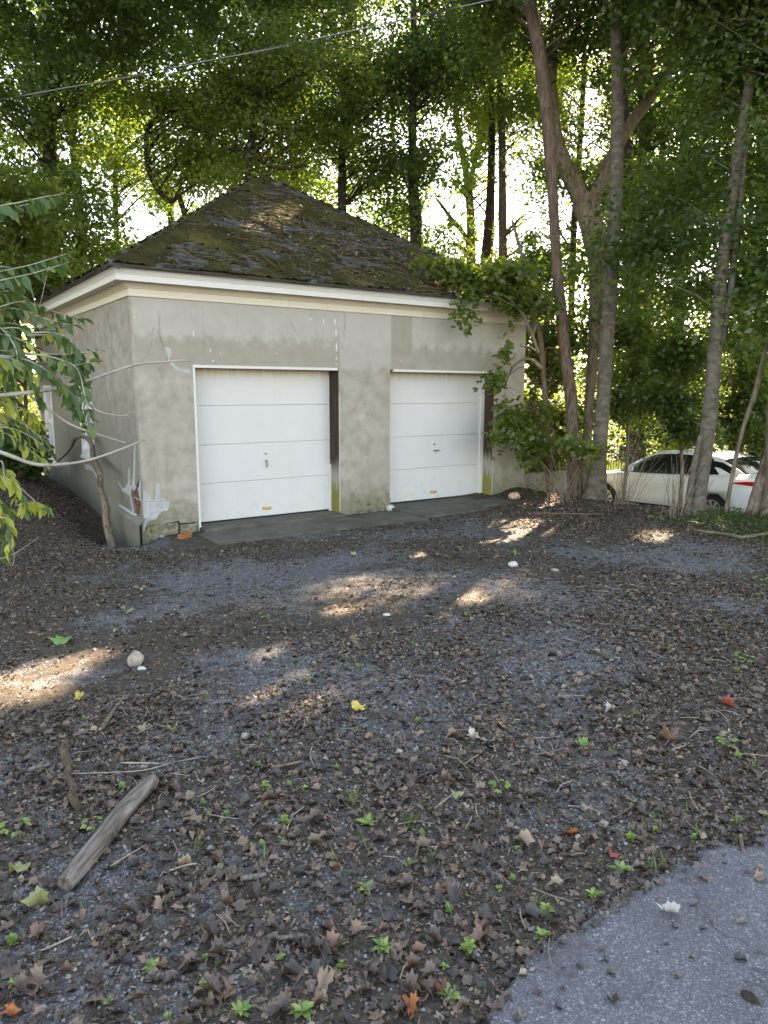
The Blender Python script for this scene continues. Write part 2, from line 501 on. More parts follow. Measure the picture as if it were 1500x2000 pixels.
M['stucco'] = stucco('stucco_front')
M['stucco_left'] = stucco('stucco_side', True)
M['patch'] = plain('grey_cement_patch', (0.40, 0.40, 0.40), 0.9, 0.14, 14, 0.15, 0.3)
M['crack'] = plain('crack_dark_grey', (0.14, 0.135, 0.12), 0.95, 0.3, 60, 0.1)  # dark grey of the thin crack strips
M['stone'] = plain('mossy_foundation_stone', (0.19, 0.18, 0.125), 0.95, 0.45, 18, 0.1, 0.8)
M['brick'] = plain('old_red_brick', (0.22, 0.10, 0.08), 0.95, 0.35, 40, 0.1, 0.6)
M['brick_orange'] = plain('loose_orange_brick', (0.36, 0.14, 0.06), 0.9, 0.35, 45, 0.1, 0.6)
M['mortar'] = plain('mortar', (0.34, 0.31, 0.27), 0.95, 0.3, 50, 0.1, 0.6)
M['lime_wash'] = plain('white_spatter', (0.62, 0.62, 0.6), 0.9, 0.1, 30, 0.15)

m, nt = new_mat('damp_concrete_apron'); M['apron'] = m
c = coords(nt)
n1 = noise(nt, c, 3, 7, 0.7); n2 = noise(nt, c, 40, 5, 0.7)
col = ramp(nt, n1, [(0.3, (0.050, 0.046, 0.036)), (0.52, (0.092, 0.085, 0.067)), (0.72, (0.145, 0.135, 0.108))])
col = mixc(nt, maprange(nt, n2, 0.55, 0.75, 0, 0.5), col, (0.035, 0.03, 0.024))
finish(nt, col, 0.72, n2, 0.5, 0.008, 0.35)

def paint(name, col, dirt=(0.30, 0.27, 0.16), low=None, amt=0.35, rough=0.45, topstain=False):
    m, nt = new_mat(name)
    c = coords(nt)
    Z = nd(nt, 'ShaderNodeSeparateXYZ', {0: c}).outputs[2]
    n1 = noise(nt, c, 2.2, 6, 0.65); n2 = noise(nt, c, 22, 5, 0.7); st = noise(nt, coords(nt, scale=(18, 18, 0.8)), 1, 5, 0.6)
    cc = mixc(nt, maprange(nt, n1, 0.35, 0.75, 0, 0.3), col, tuple(x * 0.86 for x in col))
    cc = mixc(nt, maprange(nt, st, 0.55, 0.85, 0, amt), cc, dirt)
    cc = mixc(nt, maprange(nt, n2, 0.6, 0.8, 0, amt * 0.6), cc, dirt)
    if low:
        g = mth(nt, 'MULTIPLY', maprange(nt, Z, low, 0.0), maprange(nt, noise(nt, c, 7, 6, 0.75), 0.5, 0.72))
        cc = mixc(nt, mth(nt, 'MULTIPLY', g, 0.55), cc, (0.42, 0.45, 0.24))
    if topstain:
        g = mth(nt, 'MULTIPLY', maprange(nt, Z, 1.93, 2.12), maprange(nt, st, 0.25, 0.6))
        cc = mixc(nt, mth(nt, 'MULTIPLY', g, 0.75), cc, (0.48, 0.36, 0.19))
    grn = noise(nt, coords(nt, scale=(5, 5, 70)), 1, 4, 0.6)
    finish(nt, cc, rough, mth(nt, 'ADD', mth(nt, 'ADD', n2, st), mth(nt, 'MULTIPLY', grn, 1.2)), 0.2, 0.003, 0.4)
    return m
M['door_white'] = paint('white_door_paint', (0.60, 0.605, 0.61), (0.48, 0.45, 0.36), 0.6, 0.22, 0.4, True)
M['trim_white'] = paint('white_trim_paint', (0.62, 0.62, 0.60), (0.35, 0.32, 0.25), None, 0.4)
M['frieze_cream'] = paint('cream_frieze_paint', (0.63, 0.585, 0.495), (0.38, 0.30, 0.19), None, 0.5)
M['soffit'] = paint('soffit_paint', (0.62, 0.57, 0.47), (0.3, 0.24, 0.15), None, 0.5)
M['window_white'] = paint('window_frame_paint', (0.72, 0.73, 0.75), (0.35, 0.33, 0.28), None, 0.5)

m, nt = new_mat('weathered_brown_board'); M['board'] = m
c = coords(nt)
Z = nd(nt, 'ShaderNodeSeparateXYZ', {0: c}).outputs[2]
g = noise(nt, coords(nt, scale=(40, 40, 1.6)), 1, 6, 0.65)
col = ramp(nt, g, [(0.3, (0.022, 0.014, 0.011)), (0.5, (0.055, 0.032, 0.025)), (0.68, (0.095, 0.060, 0.046)), (0.8, (0.21, 0.17, 0.14))])
zz = mth(nt, 'ADD', Z, mth(nt, 'MULTIPLY', mth(nt, 'SUBTRACT', g, 0.5), 0.8))
col = mixc(nt, maprange(nt, zz, 0.78, 0.55), col, mixc(nt, g, (0.20, 0.17, 0.14), (0.42, 0.39, 0.34)))
col = mixc(nt, maprange(nt, zz, 0.46, 0.3), col, mixc(nt, g, (0.12, 0.11, 0.03), (0.27, 0.25, 0.08)))
finish(nt, col, 0.85, g, 0.6, 0.006, 0.2)

m, nt = new_mat('weathered_shingle'); M['shingle'] = m
c = coords(nt)
rnd = nd(nt, 'ShaderNodeObjectInfo').outputs['Random']
n1 = noise(nt, c, 5, 6, 0.7); n2 = noise(nt, c, 140, 3, 0.7)
col = ramp(nt, n1, [(0.3, (0.030, 0.028, 0.026)), (0.52, (0.065, 0.061, 0.056)), (0.72, (0.125, 0.118, 0.11))])
col = mixc(nt, mth(nt, 'MULTIPLY', rnd, 0.45), col, (0.12, 0.11, 0.10))
col = mixc(nt, maprange(nt, n2, 0.5, 0.75, 0, 0.45), col, (0.025, 0.025, 0.025))
finish(nt, col, 0.9, n2, 0.6, 0.004, 0.2)

m, nt = new_mat('roof_moss'); M['moss'] = m
c = coords(nt)
n1 = noise(nt, c, 2.2, 6, 0.7); n2 = noise(nt, c, 60, 5, 0.75)
col = ramp(nt, n1, [(0.28, (0.030, 0.025, 0.012)), (0.5, (0.054, 0.047, 0.018)), (0.72, (0.105, 0.094, 0.030))])
col = mixc(nt, maprange(nt, n2, 0.45, 0.75, 0, 0.7), col, (0.022, 0.018, 0.008))
finish(nt, col, 0.98, n2, 1.0, 0.02, 0.05)
M['twig'] = plain('dead_twig', (0.17, 0.12, 0.09), 0.9, 0.4, 30, 0.1)
M['twig_pale'] = plain('pale_dead_stem', (0.34, 0.29, 0.23), 0.85, 0.3, 30, 0.15)

def bark(name, dark, light, ridge=(7, 7, 1.2), bstr=0.9, dist=0.03, lichen=None):
    m, nt = new_mat(name)
    c = coords(nt, scale=ridge)
    r = noise(nt, c, 3.0, 6, 0.65, 0.6)
    f = noise(nt, coords(nt), 45, 5, 0.7)
    big = noise(nt, coords(nt), 1.6, 4, 0.6)
    col = ramp(nt, r, [(0.32, dark), (0.62, light)])
    col = mixc(nt, maprange(nt, big, 0.4, 0.7, 0, 0.45), col, tuple(0.5 * (a + b) for a, b in zip(dark, light)))
    if lichen: col = mixc(nt, maprange(nt, noise(nt, coords(nt), 9, 6, 0.75), 0.54, 0.68, 0, 0.6), col, lichen)
    col = mixc(nt, maprange(nt, f, 0.55, 0.8, 0, 0.35), col, dark)
    finish(nt, col, 0.92, mth(nt, 'ADD', r, mth(nt, 'MULTIPLY', f, 0.3)), bstr, dist, 0.12)
    return m
M['bark_brown'] = bark('furrowed_brown_bark', (0.045, 0.030, 0.022), (0.19, 0.135, 0.10), (9, 9, 1.1), 1.0, 0.03)
M['bark_grey'] = bark('smooth_grey_bark', (0.055, 0.045, 0.035), (0.150, 0.128, 0.10), (2.2, 2.2, 4.0), 0.45, 0.012, (0.22, 0.215, 0.19))
M['bark_dark'] = bark('dark_bark', (0.018, 0.014, 0.011), (0.075, 0.06, 0.048), (7, 7, 1.2), 0.8, 0.02)
M['bark_mid'] = bark('tan_bark', (0.07, 0.05, 0.038), (0.23, 0.18, 0.13), (6, 6, 1.3), 0.8, 0.02)
m, nt = new_mat('weathered_log_wood'); M['log'] = m
rc = nd(nt, 'ShaderNodeMapping', {'Rotation': (0, 0, R_(-46.0))}); nt.links.new(coords(nt), rc.inputs[0])
sc_ = nd(nt, 'ShaderNodeMapping', {'Scale': (2.2, 26, 26)}); nt.links.new(rc.outputs[0], sc_.inputs[0])
g1 = noise(nt, sc_.outputs[0], 1.6, 7, 0.7, 0.5); g2 = noise(nt, coords(nt), 9, 6, 0.7)
col = ramp(nt, g1, [(0.3, (0.03, 0.025, 0.022)), (0.44, (0.13, 0.11, 0.095)), (0.6, (0.26, 0.235, 0.21)), (0.75, (0.36, 0.335, 0.305))])
col = mixc(nt, maprange(nt, g2, 0.5, 0.68, 0, 0.75), col, mixc(nt, g1, (0.07, 0.05, 0.038), (0.30, 0.21, 0.145)))
finish(nt, col, 0.9, g1, 1.0, 0.012, 0.12)
M['shrub_stem'] = bark('pale_grey_stem', (0.17, 0.15, 0.125), (0.40, 0.37, 0.33), (3, 3, 8), 0.4, 0.004)
M['rock'] = plain('pale_rock', (0.33, 0.285, 0.24), 0.85, 0.25, 25, 0.2, 0.4)
M['rock_white'] = plain('white_stone', (0.48, 0.46, 0.43), 0.85, 0.15, 25, 0.2, 0.4)
M['rock_pink'] = plain('pink_mossy_stone', (0.48, 0.34, 0.24), 0.9, 0.4, 22, 0.15, 0.5)
M['concrete'] = plain('old_concrete', (0.22, 0.205, 0.17), 0.95, 0.3, 12, 0.1, 0.5)
M['gravel_bits'] = plain('gravel_chips', (0.20, 0.20, 0.205), 0.8, 0.6, 40, 0.3)
M['cable_black'] = plain('black_cable_jacket', (0.02, 0.02, 0.02), 0.4, 0.2, 10, 0.5)
M['cable_bare'] = plain('bare_aluminium_strand', (0.26, 0.26, 0.25), 0.45, 0.15, 10, 0.5, Metallic=0.6)
M['steel'] = plain('dull_handle_steel', (0.28, 0.28, 0.28), 0.35, 0.2, 30, 0.5, Metallic=0.8)
M['rust'] = plain('yellowed_rusty_plate', (0.52, 0.36, 0.12), 0.8, 0.35, 40, 0.2)
M['rubber'] = plain('black_rubber', (0.018, 0.018, 0.018), 0.75, 0.2, 20, 0.3)
M['iron'] = plain('dark_iron', (0.03, 0.03, 0.03), 0.6, 0.2, 20, 0.4)
M['car_paint'] = plain('white_car_paint', (0.80, 0.80, 0.80), 0.22, 0.03, 2, 0.5, 0.0, **{'Coat Weight': 0.8, 'Coat Roughness': 0.05})
M['car_glass'] = plain('tinted_car_glass', (0.012, 0.014, 0.015), 0.06, 0.1, 2, 0.6, 0.0)
M['car_trim'] = plain('black_car_trim', (0.015, 0.015, 0.016), 0.45, 0.1, 8, 0.4)
M['rim'] = plain('silver_rim', (0.55, 0.55, 0.56), 0.3, 0.1, 10, 0.5, Metallic=0.7)
M['red_lens'] = plain('red_lamp_lens', (0.45, 0.012, 0.012), 0.12, 0.1, 10, 0.6)
M['clear_lens'] = plain('clear_lamp_lens', (0.55, 0.55, 0.56), 0.1, 0.1, 10, 0.6)
M['glass'] = plain('dark_window_glass', (0.02, 0.024, 0.028), 0.08, 0.2, 3, 0.6, 0.0)

# ------------------------------------------------------------------ leaf templates and clouds
KITE = (np.array([[0, 0, 0], [.45, .34, .07], [1, 0, -.06], [.45, -.34, .07]], float), np.array([[0, 1, 2], [0, 2, 3]]))
HEX = (np.array([[0, 0, 0], [.25, .27, .05], [.62, .24, .03], [1, 0, -.12], [.62, -.24, .03], [.25, -.27, .05], [.5, 0, -.02]], float),
       np.array([[0, 6, 1], [1, 6, 2], [2, 6, 3], [3, 6, 4], [4, 6, 5], [5, 6, 0]]))
LOBE = (np.array([[0, 0, 0], [.18, .42, .05], [.48, .20, .02], [.72, .38, .05], [1, 0, -.08], [.72, -.38, .05], [.48, -.20, .02], [.18, -.42, .05]], float),
        np.array([[0, 2, 1], [2, 4, 3], [0, 6, 4], [0, 4, 2], [6, 5, 4], [0, 7, 6]]))
BLADE = (np.array([[0, .05, 0], [0, -.05, 0], [.55, .035, .07], [.55, -.035, .07], [1, 0, -.03]], float), np.array([[0, 1, 3], [0, 3, 2], [2, 3, 4]]))
CHIP = (np.array([[-.5, -.3, 0], [.45, -.42, .05], [.5, .3, -.02], [-.35, .4, .07]], float), np.array([[0, 1, 2], [0, 2, 3]]))

def maple_outline():
    lob = [(0.0, 0.0), (0.03, .13), (-.09, .33), (.10, .36), (.19, .58), (.33, .45), (.47, .55), (.52, .35), (.70, .29), (.69, .16), (1.0, 0.0)]
    return lob + [(x, -y) for x, y in reversed(lob[1:-1])]

def maple_template(curl, cup, seed, roll=0.0, crum=.06):
    r = random.Random(seed)
    o = maple_outline()
    V = [(0.38, 0.0, 0.0)] + [(x, y, 0.0) for x, y in o]
    W = []
    for x, y, z in V:
        d2 = (x - .4) ** 2 + y * y
        z = cup * d2 * 2 + curl * abs(y) * (0.6 + x) + r.uniform(-crum, crum) + roll * (x - .4) ** 2 * math.copysign(1, x - .4)
        yy = y * (1 - 0.5 * abs(curl) * abs(y))
        k_ = r.uniform(.72, 1.08)
        W.append(((x - .4) * k_, yy * k_, z))
    n = len(o)
    F = [(0, 1 + i, 1 + (i + 1) % n) for i in range(n)]
    return np.array(W), np.array(F)
MAPLES = [maple_template(.2, .25, 1), maple_template(-.5, .35, 2, .4), maple_template(1.0, .1, 3, .6), maple_template(1.25, -.3, 4, -.7), maple_template(-.5, -.6, 5, -.5)]

def leaf_cloud(name, mat, P, size, tint, tilt=0.6, tpl=KITE, up=1.0, droop=0.0, normals=None, aniso=None):
    n = len(P)
    TV, TF = tpl
    if normals is None:
        N = rng.normal(0, 1, (n, 3)) * tilt; N[:, 2] += up
    else:
        N = normals + rng.normal(0, 1, (n, 3)) * tilt
    N /= np.linalg.norm(N, axis=1, keepdims=True)
    T = rng.normal(0, 1, (n, 3)); T[:, 2] -= droop
    T -= N * (T * N).sum(1, keepdims=True)
    T /= np.linalg.norm(T, axis=1, keepdims=True) + 1e-9
    B = np.cross(N, T)
    s = np.asarray(size)[:, None, None]
    tw = TV[None, :, :] * s
    if aniso is not None: tw = tw * np.stack([np.ones(n), aniso, np.ones(n)], 1)[:, None, :]
    V = P[:, None, :] + tw[:, :, 0:1] * T[:, None, :] + tw[:, :, 1:2] * B[:, None, :] + tw[:, :, 2:3] * N[:, None, :]
    k = len(TV)
    F = (TF[None] + (np.arange(n) * k)[:, None, None]).reshape(-1, TF.shape[1])
    return np_mesh(name, V.reshape(-1, 3), F, mat, False, np.repeat(tint, len(TF)))
# ------------------------------------------------------------------ terrain
GRAV = []
for px, py, rx, ry, a in [(1000, 1290, .9, .5, .5), (860, 1300, .8, .5, .5), (960, 1375, .6, .35, .55), (1080, 1340, .5, .3, .5), (720, 1290, .6, .4, .35),
                          (790, 1415, .3, .2, .45), (1180, 1290, .6, .4, .4), (220, 1205, .5, .3, .5), (480, 1100, .9, .4, .5), (600, 1110, .9, .4, .4),
                          (380, 1130, .6, .3, .4), (330, 1460, .35, .2, .35), (780, 1480, .3, .18, .4), (1070, 1610, .16, .1, .5), (1430, 1390, .4, .25, .45),
                          (60, 1300, .5, .4, .35), (520, 1270, .7, .3, .3), (700, 1180, .8, .5, .3), (1230, 1490, .25, .12, .3), (560, 1850, .2, .1, .25), (780, 1770, .15, .1, .5)]:
    p = on_ground(px, py); GRAV.append((p[0], p[1], rx, ry, a))

def gravel(x, y):
    x = np.asarray(x, float); y = np.asarray(y, float)
    g = 0.35 + 0.85 * (fbm(x * 1.1, y * 1.1, 21, 4) - 0.45) / 0.3 * 0.5
    for gx, gy, rx, ry, a in GRAV:
        g = g + .62 * a * np.exp(-((x - gx) / rx) ** 2 - ((y - gy) / ry) ** 2)
    g = g - 0.45 * sstep(-0.6, -1.8, x) * sstep(-5.6, -3.5, y) - 0.5 * sstep(4.6, 5.6, x) - 0.22 * sstep(-5.6, -6.8, y)
    g = np.where((x > 8.6) & (x < 13.2), 0.9, g)
    return np.clip(g, 0, 1)

def grassy(x, y):
    x = np.asarray(x, float); y = np.asarray(y, float)
    a = sstep(7.3, 8.3, x) * sstep(2.5, 5, y) * 0.9
    b = sstep(12.6, 13.6, x) * 0.8
    cc = sstep(7.2, 6.2, np.abs(x - 12)) * 0
    return np.clip(np.maximum(a, b) * (0.5 + vnoise(x, y, 5)) * sstep(60, 30, np.hypot(x, y)), 0, 1)

def axis(lo, hi, step, far, grow=1.22):
    a = list(np.arange(lo, hi + 1e-6, step))
    d = step
    up = []; x = a[-1]
    while x < far: d *= grow; x += d; up.append(x)
    dn = []; x = a[0]; d = step
    while x > -far: d *= grow; x -= d; dn.append(x)
    return np.array(dn[::-1] + a + up)
gx = axis(-5.0, 8.6, 0.08, 420); gy = axis(-9.6, 4.0, 0.08, 420)
XX, YY = np.meshgrid(gx, gy)
ZZ = ground(XX, YY)
nx, ny = len(gx), len(gy)
ii = np.arange(nx * ny).reshape(ny, nx)
FQ = np.stack([ii[:-1, :-1], ii[:-1, 1:], ii[1:, 1:], ii[1:, :-1]], -1).reshape(-1, 4)
me = np_mesh('ground', np.stack([XX, YY, ZZ], -1).reshape(-1, 3), FQ, M['ground'], True)
for nm, fn in (('gravel', gravel), ('grassy', grassy)):
    a = me.attributes.new(nm, 'FLOAT', 'POINT')
    a.data.foreach_set('value', fn(XX, YY).ravel().astype(np.float32))
tag(inst('ground', me), kind='structure')

# asphalt drive in the near right corner, ragged at its edge
edge_px = [(1720, 1530), (1500, 1612), (1440, 1652), (1370, 1672), (1290, 1708), (1225, 1742), (1180, 1768), (1130, 1815), (1080, 1852), (1020, 1905), (965, 1955), (930, 2000), (880, 2070), (820, 2160)]
ed = np.array([on_ground(*q)[:2] for q in edge_px])
d0 = (ed[0] - ed[1]) / np.linalg.norm(ed[0] - ed[1])
ed = np.vstack([ed[0] + d0 * 30, ed[0] + d0 * 8, ed[0] + d0 * 3, ed[0] + d0 * 1, ed, ed[-1] + (ed[-1] - ed[-2]) * 3, ed[-1] + np.array([-4, -.9]), ed[-1] + np.array([-34, -6])])
EDGE = smooth_path(ed, 700)
EDGE[:, 1] += 0.11 * (fbm(EDGE[:, 0] * 6, EDGE[:, 0] * 0, 4, 4, .6) - .5)
ts = np.concatenate([[0, .004], np.linspace(.05, 1.4, 26), np.linspace(1.8, 5.5, 12)])
rows = []
for t in ts:
    q = EDGE + np.array([0.25, -1.0]) * t
    z = ground(q[:, 0], q[:, 1]) + (0.014 if t > 0 else -0.01)
    rows.append(np.column_stack([q, z]))
V = np.array(rows); nr, ncn = V.shape[:2]
ii = np.arange(nr * ncn).reshape(nr, ncn)
FQ = np.stack([ii[:-1, :-1], ii[1:, :-1], ii[1:, 1:], ii[:-1, 1:]], -1).reshape(-1, 4)
tag(inst('driveway', np_mesh('driveway', V.reshape(-1, 3), FQ, M['asphalt'], True)), kind='structure')

def on_dirt(x, y, m=0.0):
    yy = np.interp(np.asarray(x), EDGE[::-1, 0], EDGE[::-1, 1]) if EDGE[0, 0] > EDGE[-1, 0] else np.interp(np.asarray(x), EDGE[:, 0], EDGE[:, 1])
    return np.asarray(y) > yy + m

# concrete apron before the doors: slabs are pieces of it
ap = MB(); ap.box((0.68, -0.9, -0.35), (6.15, 0.24, -0.10))
apron = tag(ap.build('apron', M['apron']), kind='structure')
for x0, x1_, y0, z0 in [(0.66, 2.28, -0.98, -0.052), (2.295, 3.9, -1.0, -0.052), (3.915, 5.2, -0.9, -0.038), (5.215, 6.2, -0.78, -0.008)]:
    s = MB(); s.box((x0, y0, -0.3), (x1_, -0.21, z0), jit=0.01)
    s.build('slab', M['apron'], apron, bevel=0.012)
X1, X2, X3, X4, ZH = 0.7612, 2.9697, 3.8951, 6.0804, 2.1276
for a, b in ((X1, X2), (X3, X4)):
    s = MB(); s.box((a + 0.004, -0.20, -0.3), (b - 0.004, 0.36, -0.022), jit=0.004)
    s.build('threshold', M['apron'], apron, bevel=0.01)

# ------------------------------------------------------------------ garage
G = thing('garage', 'two-door grey stucco garage with mossy pyramid roof', 'garage', (0, 0, 0))
TOPZ = ZT + 0.06
# front wall
f = MB()
jag = [(0.12, -0.3)]
low1 = [(0.12, -.02), (0.14, 0.085), (0.26, 0.075), (0.37, 0.088), (0.49, 0.10), (0.505, 0.065), (0.62, 0.055), (0.70, 0.065), (X1, 0.05)]
f.prism([(x, 0, z) for x, z in low1] + [(X1, 0, ZH), (0.12, 0, ZH)], (0, 0.24, 0))
low2 = [(X2, -.12), (3.1, -.10), (3.24, -.06), (3.27, -.015), (3.34, -.045), (3.5, -.028), (3.66, -.02), (3.8, -.03), (X3 + .012, -.02), (X3 + .02, .1), (X3, .13)]
f.prism([(x, 0, z) for x, z in low2] + [(X3, 0, ZH), (X2, 0, ZH)], (0, 0.24, 0))
f.prism([(X4, 0, -.2), (6.12, 0, -.2), (6.16, 0, -.2), (GW, 0, -.2), (GW, 0, ZH), (X4, 0, ZH), (X4, 0, .3)], (0, 0.24, 0))
f.prism([(0.03, 0, ZH), (GW, 0, ZH), (GW, 0, TOPZ), (0.03, 0, TOPZ)], (0, 0.24, 0))
f.prism([(0.03, 0, .06), (0.12, 0, .085), (0.12, 0, ZH), (0.03, 0, ZH)], (0, 0.022, 0))
wall_front = f.build('wall', M['stucco'], G, recalc=True)
# right and back walls
r_ = MB(); r_.box((GW - .24, .24, -1.2), (GW, GD, TOPZ)); r_.build('wall', M['stucco_left'], G)
b_ = MB(); b_.box((0.03, GD - .24, -1.2), (GW - .24, GD, TOPZ)); b_.build('wall', M['stucco'], G)
# side wall with window openings and the broken hole near the corner
hole_px = [(258.5, 957), (263, 960), (267, 952), (270.5, 966), (274.5, 985), (273.5, 1000), (270, 1007), (263, 1005), (260, 985), (256.5, 970)]
hole = [on_left(*q) for q in hole_px]
WY0, WY1, WZ0, WZ1 = 2.30, 3.10, 0.82, 2.20
VY0, VY1, VZ0, VZ1 = 5.42, 6.12, 0.46, 1.86
outer = [(0, -.7), (GD, -.7), (GD, TOPZ), (0, TOPZ)]
w1 = [(WY0, WZ0), (WY1, WZ0), (WY1, WZ1), (WY0, WZ1)]
w2 = [(VY0, VZ0), (VY1, VZ0), (VY1, VZ1), (VY0, VZ1)]
hp = [(p[1], p[2]) for p in hole]
loops = [outer, w1, w2, hp]
flat = [p for l in loops for p in l]
tris = tessellate_polygon([[Vector((a, b, 0)) for a, b in l] for l in loops])
lw = MB()
for t in tris: lw.face([(0, flat[i][0], flat[i][1]) for i in t])
for l, dep in ((w1, .16), (w2, .16), (hp, .03)):
    for i in range(len(l)):
        a, b = l[i], l[(i + 1) % len(l)]
        lw.face([(0, *a), (0, *b), (dep, *b), (dep, *a)])
lw.face([(0, 0, -.7), (0.03, 0, -.7), (0.03, 0, TOPZ), (0, 0, TOPZ)])
wall_left = lw.build('wall', M['stucco_left'], G)
bk = MB(); bk.box((0.155, 0.24, -.7), (0.24, GD - .24, TOPZ)); bk.build('inner_lining', M['rubber'], G)
# bricks behind the hole
mo = MB(); mo.box((0.055, 0.026, 0.10), (0.075, 0.60, 0.72)); mo.build('mortar', M['mortar'], wall_left)
bme = [None] * 3
for k in range(3):
    q = MB(); q.box((0.0, -.1, -.029), (0.05, .1, .029), jit=0.006); bme[k] = q.mesh('brick', M['brick'])
for r in range(8):
    for cidx in range(3):
        inst('brick', bme[(r + cidx) % 3], wall_left, (0.028 + random.uniform(-.006, .008), 0.14 + cidx * .212 + (r % 2) * .1, 0.145 + r * .07), (0, 0, random.uniform(-.03, .03)))
q = MB(); a, b = on_left(258, 971), on_left(274, 977); q.tube([(0.012, a[1], a[2]), (0.006, b[1], b[2])], 0.011, 6); q.build('lath', M['mortar'], wall_left)

def side_window(y0, y1, z0, z1):
    fr = MB(); t = 0.075
    fr.box((-.012, y0 - .02, z0 - .05), (.10, y0 + t, z1 + .02)); fr.box((-.012, y1 - t, z0 - .05), (.10, y1 + .02, z1 + .02))
    fr.box((-.010, y0 + t, z1 - t), (.10, y1 - t, z1 + .018)); fr.box((-.03, y0 - .05, z0 - .10), (.098, y1 + .05, z0 - .052))
    fr.box((-.010, y0 + t, z0 - .05), (.10, y1 - t, z0 + .05))
    win = fr.build('window', M['window_white'], G, bevel=.004)
    zm = z0 + (z1 - z0) * .52
    sa = MB(); yy0, yy1 = y0 + t, y1 - t
    for (c0, c1, xx) in ((z0 + .05, zm, .055), (zm, z1 - t, .03)):
        sa.box((xx, yy0, c0), (xx + .035, yy0 + .045, c1)); sa.box((xx, yy1 - .045, c0), (xx + .035, yy1, c1))
        sa.box((xx, yy0 + .045, c0), (xx + .035, yy1 - .045, c0 + .045)); sa.box((xx, yy0 + .045, c1 - .045), (xx + .035, yy1 - .045, c1))
    sa.build('sash', M['window_white'], win)
    n = 4
    for k in range(1, n):
        mu = MB(); yk = yy0 + (yy1 - yy0) * k / n; mu.box((.036, yk - .010, zm + .045), (.058, yk + .010, z1 - t - .045)); mu.build('muntin', M['window_white'], win)
    mu = MB(); zk = (zm + z1 - t) / 2; mu.box((.034, yy0 + .045, zk - .010), (.056, yy1 - .045, zk + .010)); mu.build('muntin', M['window_white'], win)
    for c0, c1, xx in ((z0 + .08, zm - .03, .075), (zm + .03, z1 - t - .03, .05)):
        g = MB(); g.box((xx, yy0 + .03, c0), (xx + .006, yy1 - .03, c1)); g.build('pane', M['glass'], win)
side_window(WY0, WY1, WZ0, WZ1)
side_window(VY0, VY1, VZ0, VZ1)
# sloping cement ledge at the foot of the side wall
lp = [on_left(q[0], q[1], -0.06) for q in [(212, 978), (228, 992), (246, 1004), (262, 1013), (276, 1023)]]
le = MB(); le.loft([[(0.0 - .001, p[1], p[2] + .05), (-.05, p[1], p[2] + .015), (-.085, p[1], p[2] - .03), (-.09, p[1], -.7)] for p in lp], False)
le.build('ledge', M['stucco_left'], G)
le = MB(); le.loft([[(-.012, p[1], p[2] + .050), (-.030, p[1], p[2] + .040 + random.uniform(-.006, .006)), (-.042, p[1], p[2] + .030)] for p in smooth_path(lp[1:4], 9)], False)
le.build('ledge_cap', M['patch'], G, recalc=False)

# cement repairs and cracks
def patch_front(px_pts, mat, name='plaster_patch', t=0.004):
    q = MB(); pts = [on_front(*p) for p in px_pts]
    q.prism([(p[0], -0.0006, p[2]) for p in pts], (0, -t, 0)); return q.build(name, mat, wall_front, recalc=True)
def patch_left(px_pts, mat, name='plaster_patch', t=0.004):
    q = MB(); pts = [on_left(*p) for p in px_pts]
    q.prism([(-0.0006, p[1], p[2]) for p in pts], (-t, 0, 0)); return q.build(name, mat, wall_left, recalc=True)
def rough_poly(pts, k=3, amt=1.2):
    out = []
    for i in range(len(pts)):
        a = np.array(pts[i], float); b = np.array(pts[(i + 1) % len(pts)], float)
        for j in range(k):
            q = a + (b - a) * j / k
            if j: q = q + np.array([random.uniform(-amt, amt), random.uniform(-amt, amt)])
            out.append(tuple(q))
    return out
patch_front(rough_poly([(279, 953), (287, 960), (297, 977), (302, 977), (305, 944), (311, 945), (313, 972), (321, 975), (331, 977), (328, 996), (314, 1000), (306, 1013), (290, 1018), (284, 1030), (279.5, 1040)]), M['patch'])
patch_front(rough_poly([(320, 676), (334, 682), (335, 690), (331, 700), (343, 715), (357, 721), (371, 723), (372, 729), (354, 728), (340, 721), (329, 707), (324, 694)], 2, .8), M['patch'])
patch_left(rough_poly([(230, 939), (233, 942), (239, 952), (245, 953), (250, 945), (251, 918), (253, 912), (255, 948), (258, 948), (261, 920), (262, 880), (264, 855), (265, 880), (264, 945), (270, 957), (275, 930), (275.6, 980), (272, 962), (268, 950), (264, 957), (257, 955), (256, 968), (260, 990), (263, 1008), (258, 995), (254, 968), (246, 963), (240, 960)], 1), M['patch'])
patch_left(rough_poly([(165, 908), (172, 906), (181, 914), (190, 928), (191, 936), (183, 922), (176, 917), (168, 917)], 2, .8), M['patch'])

def crack_front(pts, wd=0.0022, mat='crack', name='crack'):
    P = [on_front(*p) for p in pts]; P = smooth_path(P, max(4, len(P) * 3))
    q = MB()
    L = []
    for i, p in enumerate(P):
        w_ = wd * (0.5 + random.random()); o = random.uniform(-.006, .006)
        t = P[min(i + 1, len(P) - 1)] - P[max(i - 1, 0)]; n = np.array([t[2], 0, -t[0]]); n /= np.linalg.norm(n) + 1e-9
        L.append([(p + n * (o - w_)) * [1, 0, 1] + [0, -.0052, 0], (p + n * (o + w_)) * [1, 0, 1] + [0, -.0052, 0]])
    q.loft(L, False)
    return q.build(name, M[mat], wall_front)
for pts in [[(306, 605), (312, 625), (310, 650), (318, 672), (325, 692), (327, 705)], [(672, 610), (674, 625), (671, 650), (672, 662)], [(608, 608), (605, 622)],
            [(566, 632), (574, 640), (577, 648)], [(991, 640), (992, 660), (994, 680)], [(992.5, 657.5), (1008, 658.5)], [(1008, 658), (1002, 665)], [(279, 979), (300, 979), (330, 978)],
            [(342, 998), (346, 1005), (350, 1014), (361, 1011)], [(320, 1012), (345, 1014)], [(968, 652), (976, 653)]]:
    crack_front(pts)
